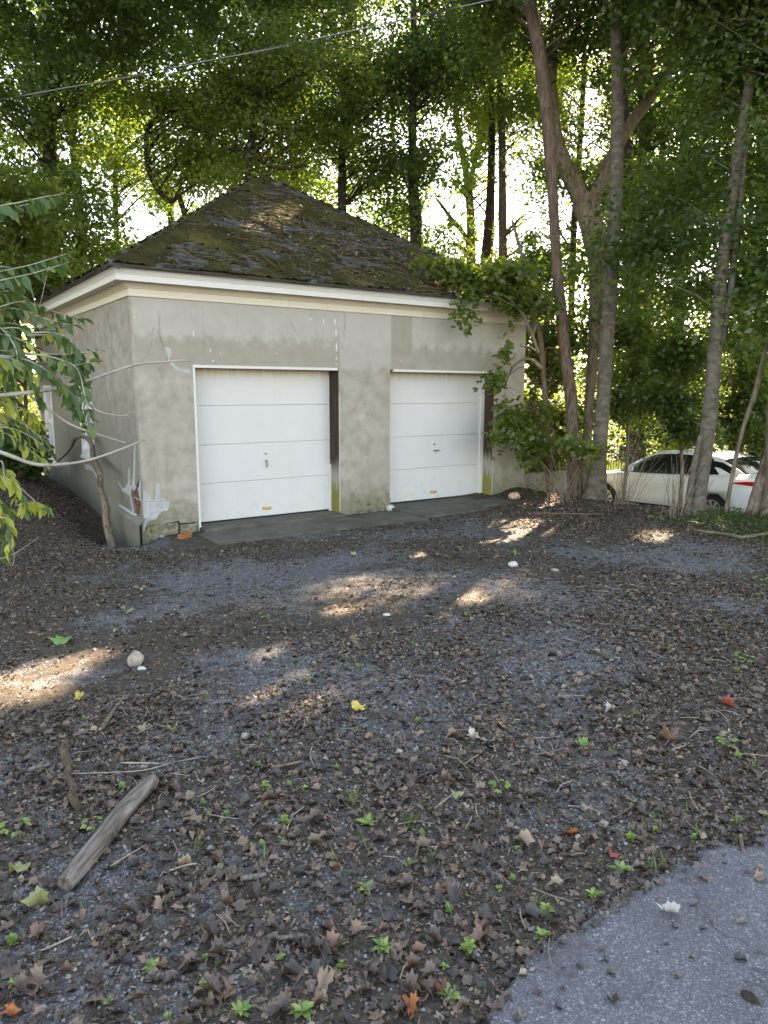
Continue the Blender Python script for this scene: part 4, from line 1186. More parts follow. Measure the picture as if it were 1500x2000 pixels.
def rough_trunk(path, rad, n, sides, amp=.06, flare=0.0, seed=0):
    """path (k,3), rad (k) resampled, with lumps and a flared foot"""
    A = smooth_path(np.column_stack([path, rad]), n)
    q = MB(); rows = []; prev = None
    for i in range(n):
        t = A[min(i + 1, n - 1), :3] - A[max(i - 1, 0), :3]; t /= np.linalg.norm(t) + 1e-9
        if prev is None: u = np.cross(t, [0.3, 1, 0.1])
        else: u = prev - t * (prev @ t)
        u /= np.linalg.norm(u); prev = u; v = np.cross(t, u); r = A[i, 3]
        zz = A[i, 2] - A[0, 2]
        row = []
        for k in range(sides):
            an = 2 * math.pi * k / sides
            f = 1 + amp * (2 * float(vnoise(np.array(k * 1.0 * 7 / sides + 3), np.array(zz * 2.2 + seed), seed)) - 1) + amp * .6 * (2 * float(vnoise(np.array(k * 1.0), np.array(zz * 5 + seed), seed + 3)) - 1)
            if flare: f *= 1 + flare * math.exp(-zz / .22) * (.75 + .35 * math.cos(an * 4 + seed))
            row.append(A[i, :3] + r * f * (math.cos(an) * u + math.sin(an) * v))
        rows.append(row)
    q.loft(rows, True, True)
    return q, A

def px_path(spec, depth, foot=True):
    """[(px, py, width px)] at one depth -> points and radii; first point set on the ground"""
    P = [at(x, y, depth) for x, y, _ in spec]; R = [w_ / FPX * depth / 2 for _, _, w_ in spec]
    if foot:
        P[0] = P[0].copy(); z = gz(P[0][0], P[0][1]) - .12
        P[0][2] = z
    return np.array(P), np.array(R)

def make_tree(name, label, cat, path, rad, blobs, n, leaf, bark_m, leaf_m, limbs=(), group=None, flare=.35, sides=14, rings=40, amp=.06, bfrac=.3, sig=(.42, .2), tpl=KITE, lot=True, gaps=True, tilt=.7, per=110, seed=0):
    global LEAVES_TOTAL
    root = thing(name, label, cat, tuple(path[0] + np.array([0, 0, .12])), 0, group)
    off = -np.array(root.location)
    q, A = rough_trunk(path, rad, rings, sides, amp, flare, seed)
    P, tint, C_ = crown_points(blobs, n, sig, per)
    for lp, lr in limbs: q.tube(smooth_path(lp, 14), np.interp(np.linspace(0, 1, 14), np.linspace(0, 1, len(lr)), lr), 9, .04)
    allp = np.vstack([A[:, :3]] + [smooth_path(l[0], 10) for l in limbs]); allr = np.concatenate([A[:, 3]] + [np.linspace(l[1][0], l[1][-1], 10) for l in limbs])
    trunk = q.build('trunk', M[bark_m], root); trunk.location = off
    bq = MB(); branch_tubes(bq, allp, allr, C_, bfrac)
    if bq.v: tb = bq.build('branches', M[bark_m], root); tb.location = off; tb['kind'] = 'stuff'
    k = carve(P, gaps, lot); P, tint = P[k], tint[k]
    x, y, z = to_px(P)
    hid = (y < -120) | (x < -150) | (x > 1650) | (z < 1)
    drop = hid & (rng.random(len(P)) < .55); sz = rng.uniform(.75, 1.25, len(P)) * leaf * np.where(hid, 1.5, 1)
    P, tint, sz = P[~drop], tint[~drop], sz[~drop]
    LEAVES_TOTAL += len(P) * len(tpl[1])
    cr = inst('crown', leaf_cloud('crown', M[leaf_m], P, sz, tint, tilt, tpl, 1.0, .5), root); cr.location = off
    return root

def B(px, py, depth, r, rz): return (at(px, py, depth), r, rz)
# ------------------------------------------------------------------ the row of trees on the bank at the right
dA, dB, dC, dD, dE = 11.98, 11.72, 9.80, 9.60, 9.27
pA, rA = px_path([(1124, 983, 34), (1123, 950, 28), (1119, 880, 25), (1117, 800, 23), (1108, 720, 22), (1099, 650, 22), (1093, 580, 21), (1086, 500, 20), (1082, 420, 20), (1078, 350, 21), (1073, 270, 26), (1066, 200, 26), (1057, 120, 25), (1044, 50, 25), (1030, -10, 24), (1005, -150, 22), (990, -350, 20), (985, -600, 12)], dA)
make_tree('broadleaf_tree', 'brown furrowed trunk leaning left, nearest tree to the right corner of the garage', 'tree', pA, rA,
          [B(1010, -330, 12.2, 2.6, 2.2), B(960, -120, 12.5, 2.2, 1.2), B(1180, -420, 12.5, 2.4, 2), B(1090, 60, 12.6, 1.6, .8), B(985, 40, 12.8, 1.3, .6), B(1060, 560, 12.6, .55, .5)], 40000, .10, 'bark_brown', 'canopy_deep', flare=.2, sides=18, rings=90, amp=.10, seed=1)
pB, rB = px_path([(1160, 992, 48), (1164, 955, 38), (1169, 900, 31), (1175, 820, 28), (1181, 740, 27), (1185, 660, 28), (1190, 600, 27), (1196, 520, 26), (1200, 450, 25), (1203, 360, 25), (1206, 270, 24), (1206, 180, 23), (1204, 90, 22), (1201, 0, 20), (1198, -120, 22), (1196, -320, 17), (1194, -560, 9)], dB)
make_tree('broadleaf_tree', 'smooth grey straight trunk standing close beside the brown furrowed one', 'tree', pB, rB,
          [B(1230, -300, 11.6, 2.6, 2.2), B(1330, -150, 11.6, 1.9, 1.0), B(1290, 60, 11.9, 1.5, .7), B(1190, 480, 12.2, .7, .5), B(1240, 560, 12.0, .8, .5), B(1150, -500, 11.6, 2.4, 2)], 40000, .10, 'bark_grey', 'canopy', flare=.35, sides=18, rings=80, amp=.05, seed=2)
dF = 13.2
pF, rF = px_path([(1143, 968, 20), (1145, 900, 17), (1150, 800, 17), (1158, 700, 20), (1166, 600, 28), (1168, 520, 36), (1160, 460, 47), (1150, 420, 48), (1143, 385, 50)], dF)
limbs = [(np.array([at(*q, dF) for q in [(1138, 395), (1115, 345), (1098, 305), (1085, 250), (1078, 150), (1090, 0)]]), [.17, .15, .11, .09, .06]),
         (np.array([at(*q, dF) for q in [(1152, 400), (1168, 372), (1188, 318), (1232, 240), (1268, 195), (1300, 140), (1330, 70), (1356, 15), (1390, -120)]]), [.15, .12, .115, .105, .10, .09, .07, .05])]
make_tree('forked_tree', 'forked tree with a bare tan limb slanting up right, behind the grey trunk', 'tree', pF, rF,
          [B(1120, -100, 13.4, 2.2, 1.6), B(1370, -160, 13.4, 2.2, 1.6), B(1120, 330, 13.8, 1.0, .8), B(1140, 640, 13.6, .7, .7)], 30000, .10, 'bark_mid', 'canopy', limbs=limbs, flare=.2, sides=16, rings=60, amp=.12, seed=3)
pC, rC = px_path([(1350, 1046, 44), (1357, 1010, 35), (1366, 950, 31), (1374, 900, 29), (1385, 820, 28), (1392, 740, 27), (1398, 660, 26), (1405, 580, 24), (1413, 500, 23), (1424, 420, 22), (1437, 330, 21), (1450, 250, 20), (1464, 160, 19), (1478, 80, 18), (1490, 0, 17), (1510, -140, 21), (1530, -360, 15), (1540, -560, 8)], dC)
limbs = [(np.array([at(*q, dC) for q in [(1402, 690), (1418, 620), (1430, 540), (1438, 460), (1446, 390), (1452, 320), (1462, 250)]]), [.05, .048, .045, .04, .035]),
         (np.array([at(*q, dC - .1) for q in [(1340, 1045), (1344, 990), (1352, 930), (1362, 880), (1368, 850)]]), [.055, .045, .04, .03])]
make_tree('slender_tree', 'pale grey speckled trunk leaning right in front of the white car', 'tree', pC, rC,
          [B(1450, -250, 9.6, 2.0, 1.7), B(1420, -60, 9.8, 1.5, .7), B(1480, 120, 10, 1.1, .6), B(1390, 330, 10.3, .8, .5), B(1300, 470, 10.6, .8, .45), B(1330, 560, 10.6, .6, .35), B(1290, 400, 10.9, .5, .3), B(1385, 1010, 9.7, .12, .1), B(1345, 1035, 9.6, .14, .1)], 34000, .09, 'bark_grey', 'canopy_deep', limbs=limbs, flare=.3, sides=18, rings=80, amp=.05, seed=4)
pD, rD = px_path([(1412, 1042, 9), (1420, 985, 8), (1432, 920, 8), (1445, 860, 8), (1458, 815, 8), (1474, 770, 10), (1486, 720, 9), (1500, 660, 8), (1515, 560, 7), (1522, 420, 5)], dD)
make_tree('sapling', 'thin bare bent sapling crossing in front of the car tail lamp', 'sapling', pD, rD, [B(1530, 480, 9.7, .7, .7), B(1500, 620, 9.7, .35, .3)], 5000, .1, 'bark_mid', 'canopy', flare=.05, sides=8, rings=30, amp=.06, seed=5)
pE, rE = px_path([(1516, 1062, 90), (1520, 1020, 78), (1528, 960, 74), (1533, 880, 72), (1536, 780, 70), (1540, 600, 66), (1540, 300, 64), (1550, 0, 56), (1560, -300, 44), (1565, -600, 24)], dE)
limbs = [(np.array([at(*q, dE + .12) for q in [(1460, 1056), (1470, 1010), (1486, 950), (1508, 880), (1532, 820)]]), [.125, .10, .09, .08, .07])]
make_tree('broadleaf_tree', 'thick twin-stemmed trunk at the right edge of the photo', 'tree', pE, rE,
          [B(1600, -200, 9.2, 2.6, 2.0), B(1520, 60, 9.6, 1.3, .7), B(1640, 200, 9.6, 1.6, 1.0), B(1500, 200, 10.2, .9, .5)], 30000, .09, 'bark_mid', 'canopy', limbs=limbs, flare=.25, sides=20, rings=60, amp=.12, seed=6)

# boughs of a boxelder hanging over the right eave: leaves large enough to see one by one
pG, rG = px_path([(1075, 972, 14), (1072, 900, 13), (1066, 800, 12), (1060, 700, 11), (1050, 620, 10), (1040, 560, 9), (1020, 500, 7), (1000, 430, 5)], 12.9)
lG = [(np.array([at(*q, 11.5) for q in [(1052, 690), (1034, 640), (1012, 600), (985, 578), (950, 560), (900, 545), (850, 510)]]), [.03, .026, .02, .014, .007]),
      (np.array([at(*q, 11.9) for q in [(1058, 720), (1030, 700), (1000, 720), (985, 760)]]), [.03, .02, .012])]
make_tree('boxelder_sapling', 'leafy green sapling at the right corner of the garage with boughs over the eave', 'sapling', pG, rG,
          [B(965, 545, 11.4, .36, .24), B(930, 565, 11.3, .24, .18), B(902, 612, 11.2, .09, .15), B(895, 530, 11.3, .28, .13), B(850, 512, 11.3, .13, .07), B(1000, 560, 11.5, .36, .32), B(1010, 700, 11.7, .28, .20), B(985, 745, 11.7, .22, .16), B(1020, 790, 11.8, .32, .26), B(985, 850, 11.8, .16, .13), B(1040, 600, 11.8, .3, .3), B(1050, 830, 12.8, .5, .5), B(1060, 600, 12.9, .5, .45), B(1065, 720, 13, .45, .45), B(1015, 690, 11.8, .26, .22), B(1012, 830, 11.9, .26, .2), B(1050, 880, 12, .22, .16), B(1105, 865, 11.5, .13, .10), B(1150, 880, 11.3, .13, .09)],
          21000, .095, 'bark_mid', 'canopy_sunlit_yellow', limbs=lG, flare=.05, sides=8, rings=40, tpl=LOBE, lot=False, gaps=False, sig=(.16, .12), per=30, bfrac=.35, seed=7)

p = np.array([(-5.2, 3.4, gz(-5.2, 3.4) - .12), (-5.1, 3.4, 3), (-4.9, 3.5, 6), (-4.4, 3.4, 9), (-4.0, 3.3, 12)]); r = np.array([.2, .17, .14, .1, .03])
make_tree('broadleaf_tree', 'tree off the left edge whose dark boughs hang into the top left of the photo', 'tree', p, r,
          [B(100, -70, 12, 1.9, .6), B(330, -40, 13, 1.7, .5), B(40, 60, 12.5, 1.3, .5), B(230, 70, 13.5, 1.2, .4), B(520, -60, 13.5, 1.5, .5), B(-120, 150, 12, 1.4, 1.0)], 26000, .11, 'bark_dark', 'canopy_deep', flare=.3, seed=8)
# ------------------------------------------------------------------ the wood behind
def bg_tree(label, spec, depth, blobs, n, leaf=.15, bk='bark_dark', lf='canopy', limbs=(), name='woodland_tree', sig=(.72, .24), bfrac=.6, seed=0, tilt=.7):
    p, r = px_path(spec, depth)
    return make_tree(name, label, 'tree', p, r, blobs, int(n * .95), leaf * .80, bk, lf, limbs=limbs, group='trees of the wood behind the garage', flare=.2, sides=9, rings=24, amp=.08, bfrac=bfrac, sig=sig, seed=seed, tilt=tilt)
bg_tree('dark straight trunk in the leaves at far left', [(112, 640, 30), (108, 520, 27), (100, 400, 26), (96, 250, 25), (90, 100, 24), (84, -50, 22), (80, -300, 15), (80, -500, 8)], 17.5,
        [B(60, 330, 17.5, 2.3, 1.5), B(130, 430, 17, 2.0, 1.2), B(40, 160, 17, 2.4, 1.2), B(170, 80, 17, 2.4, 1.0), B(200, 520, 18, 1.3, .7), B(100, -200, 17, 3.2, 2.2), B(60, 500, 16.5, 1.6, 1.2), B(330, 30, 17, 1.8, .7)], 56000, .14, 'bark_dark', 'canopy', seed=10)
bg_tree('thin crooked trunk curving in the gap left of the roof', [(372, 560, 12), (362, 430, 12), (330, 395, 11), (305, 365, 11), (290, 330, 10), (286, 290, 10), (289, 250, 9), (300, 235, 8), (312, 225, 6)], 18.5,
        [B(385, 310, 19, 1.5, .9), B(340, 200, 19, 1.3, .8), B(420, 220, 20, 1.5, 1.0), B(300, 300, 19.5, .7, .5), B(430, 330, 20, 1.2, .7), B(250, 200, 19.5, 1.2, .7)], 24000, .13, 'bark_dark', 'canopy_sunlit_yellow', name='understory_tree', bfrac=.18, seed=11)
bg_tree('brown trunk rising just behind the roof peak', [(484, 420, 17), (486, 350, 16), (490, 290, 15), (500, 220, 14), (510, 150, 13), (520, 80, 15), (535, -40, 13), (550, -300, 9)], 17.5,
        [B(450, 190, 17.8, 1.7, 1.0), B(560, 120, 17.5, 2.0, 1.0), B(420, 60, 17.5, 2.0, .9), B(600, 260, 18, 1.3, .8), B(540, -180, 17.5, 3.2, 2.0), B(500, 300, 18.3, 1.1, .5), B(480, 330, 17, .6, .4), B(500, 240, 16.8, .8, .5)], 44000, .13, 'bark_dark', 'canopy_sunlit_yellow',
        limbs=[(np.array([at(*q, 17.5) for q in [(490, 300), (515, 318), (550, 330), (600, 322)]]), [.07, .05, .03]), (np.array([at(*q, 17.5) for q in [(488, 305), (440, 285), (400, 260), (365, 245)]]), [.07, .05, .02])], seed=12)
bg_tree('dark trunk above the middle of the right hip', [(668, 520, 20), (668, 420, 18), (668, 330, 17), (670, 240, 15), (676, 120, 14), (684, 0, 12), (690, -250, 8)], 19.5,
        [B(690, 250, 19.5, 1.9, 1.1), B(640, 90, 19.5, 2.2, 1.1), B(760, 330, 19.5, 1.5, 1.1), B(780, 140, 19.5, 2.0, 1.0), B(700, -180, 19.5, 3.2, 2.2), B(800, 420, 19, 1.0, .8)], 50000, .14, 'bark_dark', 'canopy', seed=13)
bg_tree('slanting dark trunk left of the middle of the sky line', [(590, 470, 18), (575, 360, 16), (562, 260, 15), (550, 170, 14), (545, 60, 13), (550, -120, 10)], 21.5,
        [B(560, 330, 21.5, 1.6, 1.0), B(500, 130, 21.5, 2.2, 1.1), B(640, 200, 22, 1.8, 1.1), B(560, -60, 21.5, 2.8, 1.6)], 30000, .15, 'bark_dark', 'canopy', seed=14)
bg_tree('vine-covered dark trunk right of the roof', [(815, 560, 26), (812, 470, 24), (808, 380, 22), (806, 290, 18), (806, 180, 15), (808, 20, 12), (810, -200, 8)], 18.8,
        [B(805, 400, 18.6, .75, .9), B(800, 300, 18.6, .7, .8), B(860, 130, 18.8, 1.8, 1.0), B(820, 500, 18.6, .8, .6), B(930, 60, 18.8, 1.8, .9), B(830, -200, 18.8, 3.0, 2.0)], 36000, .13, 'bark_dark', 'canopy_deep', seed=15)
dH = 23
bg_tree('pale forked trunk standing in the bright gap', [(918, 640, 20), (919, 540, 18), (920, 450, 17), (916, 380, 16), (907, 320, 13), (897, 270, 11), (890, 200, 9), (880, 100, 7)], dH,
        [B(900, 230, 23, 1.3, .8), B(960, 240, 23, 1.0, .7), B(885, 120, 23, 2.0, 1.0), B(990, 120, 23.5, 1.8, 1.0), B(940, 500, 22, 1.0, .9), B(1000, 330, 23, 1.0, .9), B(1010, 230, 23, 1.2, .9), B(830, 330, 23, .6, .5)], 30000, .13, 'bark_mid', 'canopy_sunlit_yellow',
        limbs=[(np.array([at(*q, dH) for q in [(916, 370), (924, 330), (934, 290), (942, 255), (948, 200)]]), [.10, .085, .07, .04]), (np.array([at(*q, dH) for q in [(918, 490), (905, 455), (880, 425), (862, 400), (852, 388)]]), [.08, .07, .05, .03]), (np.array([at(*q, dH) for q in [(920, 530), (912, 495), (895, 480), (876, 476)]]), [.07, .05, .03])], seed=16)
bg_tree('straight grey trunk right of the bright gap', [(982, 700, 19), (982, 560, 18), (981, 420, 16), (981, 330, 15), (980, 250, 14), (976, 150, 13), (972, 40, 11), (970, -150, 8)], 20.5,
        [B(1000, 430, 20, .9, .8), B(1010, 330, 20.5, .8, .6), B(980, 520, 19.6, 1.0, .8), B(1030, 200, 20.5, 1.5, .9), B(960, -80, 20.5, 2.6, 1.4), B(1060, 440, 20, 1.0, .9), B(1040, 560, 19, 1.0, .9)], 34000, .13, 'bark_grey', 'canopy_sunlit_yellow', seed=17)
bg_tree('thin upright trunk seen above the slanting limb', [(1252, 760, 18), (1254, 600, 17), (1254, 400, 15), (1255, 250, 14), (1254, 100, 13), (1254, -60, 11), (1254, -250, 8)], 19,
        [B(1270, 330, 19, 1.6, 1.1), B(1200, 180, 19, 1.6, 1.0), B(1330, 230, 19, 1.7, 1.1), B(1280, 30, 19, 2.2, 1.0), B(1260, 480, 18.6, 1.4, .9), B(1320, 600, 18, 1.4, .9), B(1140, 230, 19.5, 1.2, .9), B(1120, 420, 19, 1.0, .9), B(1250, -200, 19, 3.0, 2.0)], 44000, .135, 'bark_grey', 'canopy', seed=18)
bg_tree('dark stout trunk standing just beyond the car bonnet', [(1243, 935, 42), (1244, 880, 36), (1243, 800, 34), (1240, 700, 31), (1236, 580, 28), (1228, 420, 24), (1220, 260, 20), (1215, 60, 16), (1215, -160, 10)], 18.2,
        [B(1230, 640, 18, 1.2, .8), B(1170, 560, 17.5, 1.0, .8), B(1300, 720, 17.6, 1.2, .7), B(1180, 720, 17, .7, .7), B(1215, 380, 18, 1.6, 1.0), B(1330, 800, 17.5, .9, .4), B(1190, 820, 18, .5, .35)], 24000, .125, 'bark_dark', 'canopy_sunlit_yellow', seed=19)
bg_tree('dark trunk deep in the shade above the car roof', [(1322, 900, 26), (1322, 780, 24), (1325, 640, 22), (1330, 480, 19), (1335, 300, 16), (1340, 60, 12), (1340, -200, 8)], 20.5,
        [B(1380, 560, 20, 1.8, 1.1), B(1400, 380, 20, 2.0, 1.2), B(1380, 180, 20, 2.0, 1.1), B(1330, 850, 19, 1.3, .5), B(1400, 740, 19.5, 1.6, .8), B(1360, -40, 20, 2.6, 1.2)], 38000, .14, 'bark_dark', 'canopy_sunlit_yellow', seed=20)
bg_tree('dark trunk at the right edge beyond the car', [(1478, 930, 30), (1480, 800, 28), (1484, 640, 25), (1488, 400, 21), (1490, 150, 17), (1490, -150, 10)], 18.5,
        [B(1490, 640, 18, 1.6, 1.0), B(1470, 430, 18, 1.8, 1.2), B(1560, 250, 18, 2.2, 1.3), B(1460, 830, 17.6, 1.1, .5), B(1470, 90, 18, 2.2, 1.2), B(1570, 800, 18, 1.4, 1.0), B(1530, -100, 18, 3.0, 1.8)], 38000, .14, 'bark_dark', 'canopy', seed=21)
bg_tree('leaning trunk glimpsed through the fork of the bare limb', [(1120, 700, 14), (1118, 520, 13), (1125, 380, 12), (1135, 250, 11), (1142, 100, 9), (1150, -60, 7)], 22.5,
        [B(1130, 240, 22.5, 1.5, 1.0), B(1090, 130, 22.5, 1.6, .9), B(1120, 420, 22, 1.4, 1.0), B(1030, 270, 22, 1.2, .9), B(1190, 330, 22.5, 1.3, .9), B(1010, 420, 21.5, .9, .8)], 26000, .13, 'bark_dark', 'canopy_sunlit_yellow', seed=22)
bg_tree('slim trunk far behind the left roof hip', [(225, 620, 12), (228, 480, 11), (226, 350, 10), (232, 200, 9), (236, 60, 7)], 23,
        [B(215, 330, 23, 1.3, .9), B(330, 360, 23, 1.2, .9), B(230, 480, 22, 1.2, .7), B(310, 240, 23, 1.5, .9), B(190, 180, 23, 1.6, .9)], 17000, .13, 'bark_dark', 'canopy_sunlit_yellow', seed=23)
# understory shrubs and young trees that close the view lower down
US = [('low bright shrub behind the right corner of the garage', (1050, 890), 15.5, [B(1045, 870, 15.2, .75, .5), B(1085, 840, 15.6, .7, .7), B(1040, 760, 15.2, .6, .6), B(1075, 910, 15.5, .6, .35)], 9000, 'canopy_sunlit_yellow'),
      ('tall young tree filling the space between garage and brown trunk', (1065, 900), 15.0, [B(1060, 640, 15, .75, .9), B(1040, 720, 14.8, .55, .7), B(1085, 760, 15, .5, .6), B(1070, 520, 15.5, .9, .8), B(1050, 830, 14.5, .4, .4)], 11000, 'canopy_sunlit_yellow'),
      ('bright green young tree seen between the garage corner and the brown trunk', (1090, 930), 13.8, [B(1075, 680, 13.8, .4, .5), B(1055, 790, 13.8, .35, .4), B(1090, 820, 13.8, .4, .4), B(1065, 880, 13.8, .35, .25), B(1050, 620, 13.9, .35, .3)], 8000, 'canopy_sunlit_yellow'),
      ('bushy green sapling above the car bonnet', (1215, 930), 14.2, [B(1215, 780, 14, .45, .55), B(1250, 720, 14.2, .5, .5), B(1230, 640, 14.2, .55, .45), B(1200, 880, 13.8, .2, .15)], 4200, 'canopy'),
      ('dark leafy sapling hanging over the car roof', (1325, 960), 12.4, [B(1310, 780, 12.4, .42, .4), B(1345, 830, 12.3, .3, .25), B(1330, 690, 12.6, .5, .45), B(1285, 845, 12.4, .18, .12)], 4200, 'canopy_deep'),
      ('green sapling beyond the car boot at the right edge', (1440, 930), 16.5, [B(1440, 815, 16, .8, .3), B(1480, 780, 16, .7, .5), B(1430, 700, 16.5, .8, .7), B(1470, 855, 16.5, .5, .15)], 12000, 'canopy'),
      ('leafy young tree at the far left behind the garage', (40, 800), 13.6, [B(20, 640, 13.5, .8, .8), B(60, 560, 14, .9, .8), B(-40, 700, 13, .8, .7), B(20, 420, 14, 1.2, .9), B(70, 690, 14.5, .35, .4)], 16000, 'canopy_sunlit_yellow'),
      ('low brush left of the side wall', (30, 900), 11.5, [B(20, 860, 11.5, .5, .3), B(60, 890, 12, .35, .22), B(-40, 880, 11, .6, .4)], 6000, 'canopy')]
for i, (lab, (bx, by), dd, bl, n, lf) in enumerate(US):
    base = at(bx, by, dd); base[2] = gz(base[0], base[1]) - .05
    topc = max(bl, key=lambda b: b[0][2]); tp = np.array(topc[0])
    path = np.array([base, base + (tp - base) * .35 + np.array([.08, -.05, 0]), base + (tp - base) * .7, tp]); rad = np.array([.045, .035, .025, .01])
    make_tree('young_tree' if i not in (0, 7) else 'wild_shrub', lab, 'shrub' if i in (0, 7) else 'young tree', path, rad, bl, int(n * 1.25), .10, 'bark_mid', lf, flare=.1, sides=7, rings=14, bfrac=.35, sig=(.24, .15), per=50, group=None, seed=30 + i, lot=(i != 7))
# trees outside the frame or far back that close the wood and shade the yard
FT = [((13.5, -3.0), 14, 'canopy'), ((16.5, 1.5), 16, 'canopy_sunlit_yellow'), ((15.0, -7.5), 15, 'canopy'), ((12.5, 7.5), 15, 'canopy'), ((19, 7), 17, 'canopy_sunlit_yellow'), ((8.5, 13), 15, 'canopy'), ((2.5, 14.5), 14, 'canopy_sunlit_yellow'), ((-3.5, 13), 14, 'canopy'), ((-5.5, 7.5), 12, 'canopy_deep'), ((20, -3.5), 17, 'canopy_sunlit_yellow'), ((24, 10), 17, 'canopy_deep'), ((15, 16), 16, 'canopy'), ((7, 20), 16, 'canopy_deep'), ((-2, 20), 15, 'canopy'), ((22, 18), 17, 'canopy'), ((12.5, -12), 14, 'canopy'), ((-6.8, 1.5), 11, 'canopy_deep'), ((-8.5, -3.5), 12, 'canopy')]  # last two, unseen at the left, added to shade the side wall
for i, ((x, y), h_, lf) in enumerate(FT):
    z = gz(x, y) - .12
    path = np.array([(x, y, z), (x + random.uniform(-.3, .3), y, z + h_ * .3), (x + random.uniform(-.4, .4), y + random.uniform(-.4, .4), z + h_ * .6), (x, y, z + h_ * .95)])
    r0 = .17 + .05 * random.random()
    bl = [(np.array([x, y, z + h_ * .62]), 3.0, h_ * .30), (np.array([x + random.uniform(-1.5, 1.5), y + random.uniform(-1.5, 1.5), z + h_ * .38]), 2.4, 1.8)]
    if i in (1, 3, 4, 9, 10, 16, 17): bl.append((np.array([x, y, z + h_ * .22]), 2.2, 1.5))
    make_tree('woodland_tree', 'tall leafy tree far back or unseen, closing the wood and shading the yard', 'tree', path, np.array([r0, r0 * .85, r0 * .6, .03]), bl, 7500 if (x > 11 or y > 12) else 20000, .15, 'bark_dark', lf, group='tall trees closing the wood', flare=.25, sides=8, rings=16, bfrac=.12, sig=(.6, .3), seed=50 + i)
# the far wood, one mass
n = 70000
a = rng.uniform(R_(-60), R_(118), n); rr = rng.uniform(27, 46, n)
P = np.column_stack([2 + np.sin(a) * rr, -2 + np.cos(a) * rr, np.zeros(n)])
P[:, 2] = ground(P[:, 0], P[:, 1]) + rng.random(n) ** .9 * (4.2 + 4 * vnoise(a * 9, a * 0, 3))
P += 0.9 * (np.stack([vnoise(P[:, 1] * .7, P[:, 2] * .7, 1), vnoise(P[:, 0] * .7, P[:, 2] * .7, 2), vnoise(P[:, 0] * .7, P[:, 1] * .7, 3)], 1) - .5)
cl = vnoise(P[:, 0] * .55 + 3, P[:, 2] * .8, 6) * .5 + vnoise(P[:, 1] * .5, P[:, 2] * .7, 7) * .5
P = P[(cl > .42) | (P[:, 2] < 2.0)]
k = carve(P); P = P[k]
tag(inst('far_wood', leaf_cloud('far_wood', M['canopy'], P, rng.uniform(.2, .36, len(P)), rng.random(len(P)), .8, KITE, 1.0)), 'far leafy mass of the wood beyond the nearer trees', 'woodland', kind='stuff')
print('canopy tris', LEAVES_TOTAL + 2 * len(P), file=__import__('sys').stderr)
# ------------------------------------------------------------------ shrub at the near left, its leaves one by one
def leaf_blade(seed, ln=1.0, wd=.46, fold=.18, droop=.25):
    r = random.Random(seed); q = MB()
    n = 7; L_ = []
    for i in range(n):
        t = i / (n - 1); w_ = wd / 2 * (math.sin(math.pi * min(1, t * .93 + .04)) ** .8) * (1.12 - .35 * t) if 0 < i < n - 1 else .004
        z = -droop * t * t; wob = r.uniform(-.03, .03)
        L_.append([(t * ln, -w_, z + fold * w_ + wob * (i not in (0, n - 1))), (t * ln, 0, z), (t * ln, w_, z + fold * w_ - wob * (i not in (0, n - 1)))])
    q.loft(L_, True)
    return q
LV = {}
for mt in ('shrub_leaf', 'shrub_leaf_yellow'): LV[mt] = [leaf_blade(s, 1, random.uniform(.48, .60), random.uniform(.1, .5), random.uniform(.1, .5)).mesh('leaf', M[mt]) for s in range(6)]
shrub_base = np.array([-3.05, -5.6, gz(-3.05, -5.6)])
SH = thing('honeysuckle_shrub', 'leafy shrub with yellowing leaves and bare grey branches reaching in from the left edge', 'shrub', tuple(shrub_base))
nleaf = 0
extra = []
def put_leaf(p, d, ln, mat):
    """leaf growing from p along d"""
    global nleaf
    if nleaf >= 300 or (nleaf + len(extra)) % 3 == 2:
        extra.append((p, d, ln, mat)); return
    d = d / np.linalg.norm(d); up = np.array([0, 0, 1.0]) + rng.normal(0, .35, 3)
    s_ = np.cross(up, d); s_ /= np.linalg.norm(s_); n_ = np.cross(d, s_)
    o = inst('leaf', random.choice(LV[mat]), SH)
    mw = Matrix([[d[0], s_[0], n_[0], p[0] - shrub_base[0]], [d[1], s_[1], n_[1], p[1] - shrub_base[1]], [d[2], s_[2], n_[2], p[2] - shrub_base[2]], [0, 0, 0, 1]])
    o.matrix_local = mw @ Matrix.Scale(ln, 4)
    nleaf += 1
twigs = []
def twig(spec, d0, d1, w0, w1, leaves=True, mat='shrub_leaf', step=.045, ln=.075, start=.2, name='twig', stem='shrub_stem', yel=0.0):
    k = len(spec); dd = np.linspace(d0, d1, k)
    P = np.array([at(x, y, dp) for (x, y), dp in zip(spec, dd)]) - shrub_base
    A_ = smooth_path(P, 5 * k)
    q = MB(); q.tube(A_, np.linspace(w0, w1, len(A_)), 6, .05); q.build(name, M[stem], SH)
    if not leaves: return
    L = np.concatenate([[0], np.cumsum(np.linalg.norm(np.diff(A_, axis=0), axis=1))])
    s_ = L[-1] * start; flip = 0
    while s_ < L[-1]:
        p = np.array([np.interp(s_, L, A_[:, j]) for j in range(3)]); i = min(np.searchsorted(L, s_), len(A_) - 1)
        t = A_[i] - A_[i - 1]; t /= np.linalg.norm(t)
        sd = np.cross(t, [0, 0, 1]); sd /= np.linalg.norm(sd) + 1e-9
        if flip: sd = np.cross(t, sd) * .5 + sd * .5
        for sg in (-1, 1):
            d = t * random.uniform(.2, .8) + sd * sg * random.uniform(.6, 1.0) + np.array([0, 0, -random.uniform(.25, 1.0)])
            m_ = 'shrub_leaf_yellow' if random.random() < yel else mat
            put_leaf(p + shrub_base, d, ln * random.uniform(.7, 1.15), m_)
        s_ += step * random.uniform(.8, 1.3); flip ^= 1
    put_leaf(A_[-1] + shrub_base, A_[-1] - A_[-2], ln, mat)
G_, Y_ = 'shrub_leaf', 'shrub_leaf_yellow'
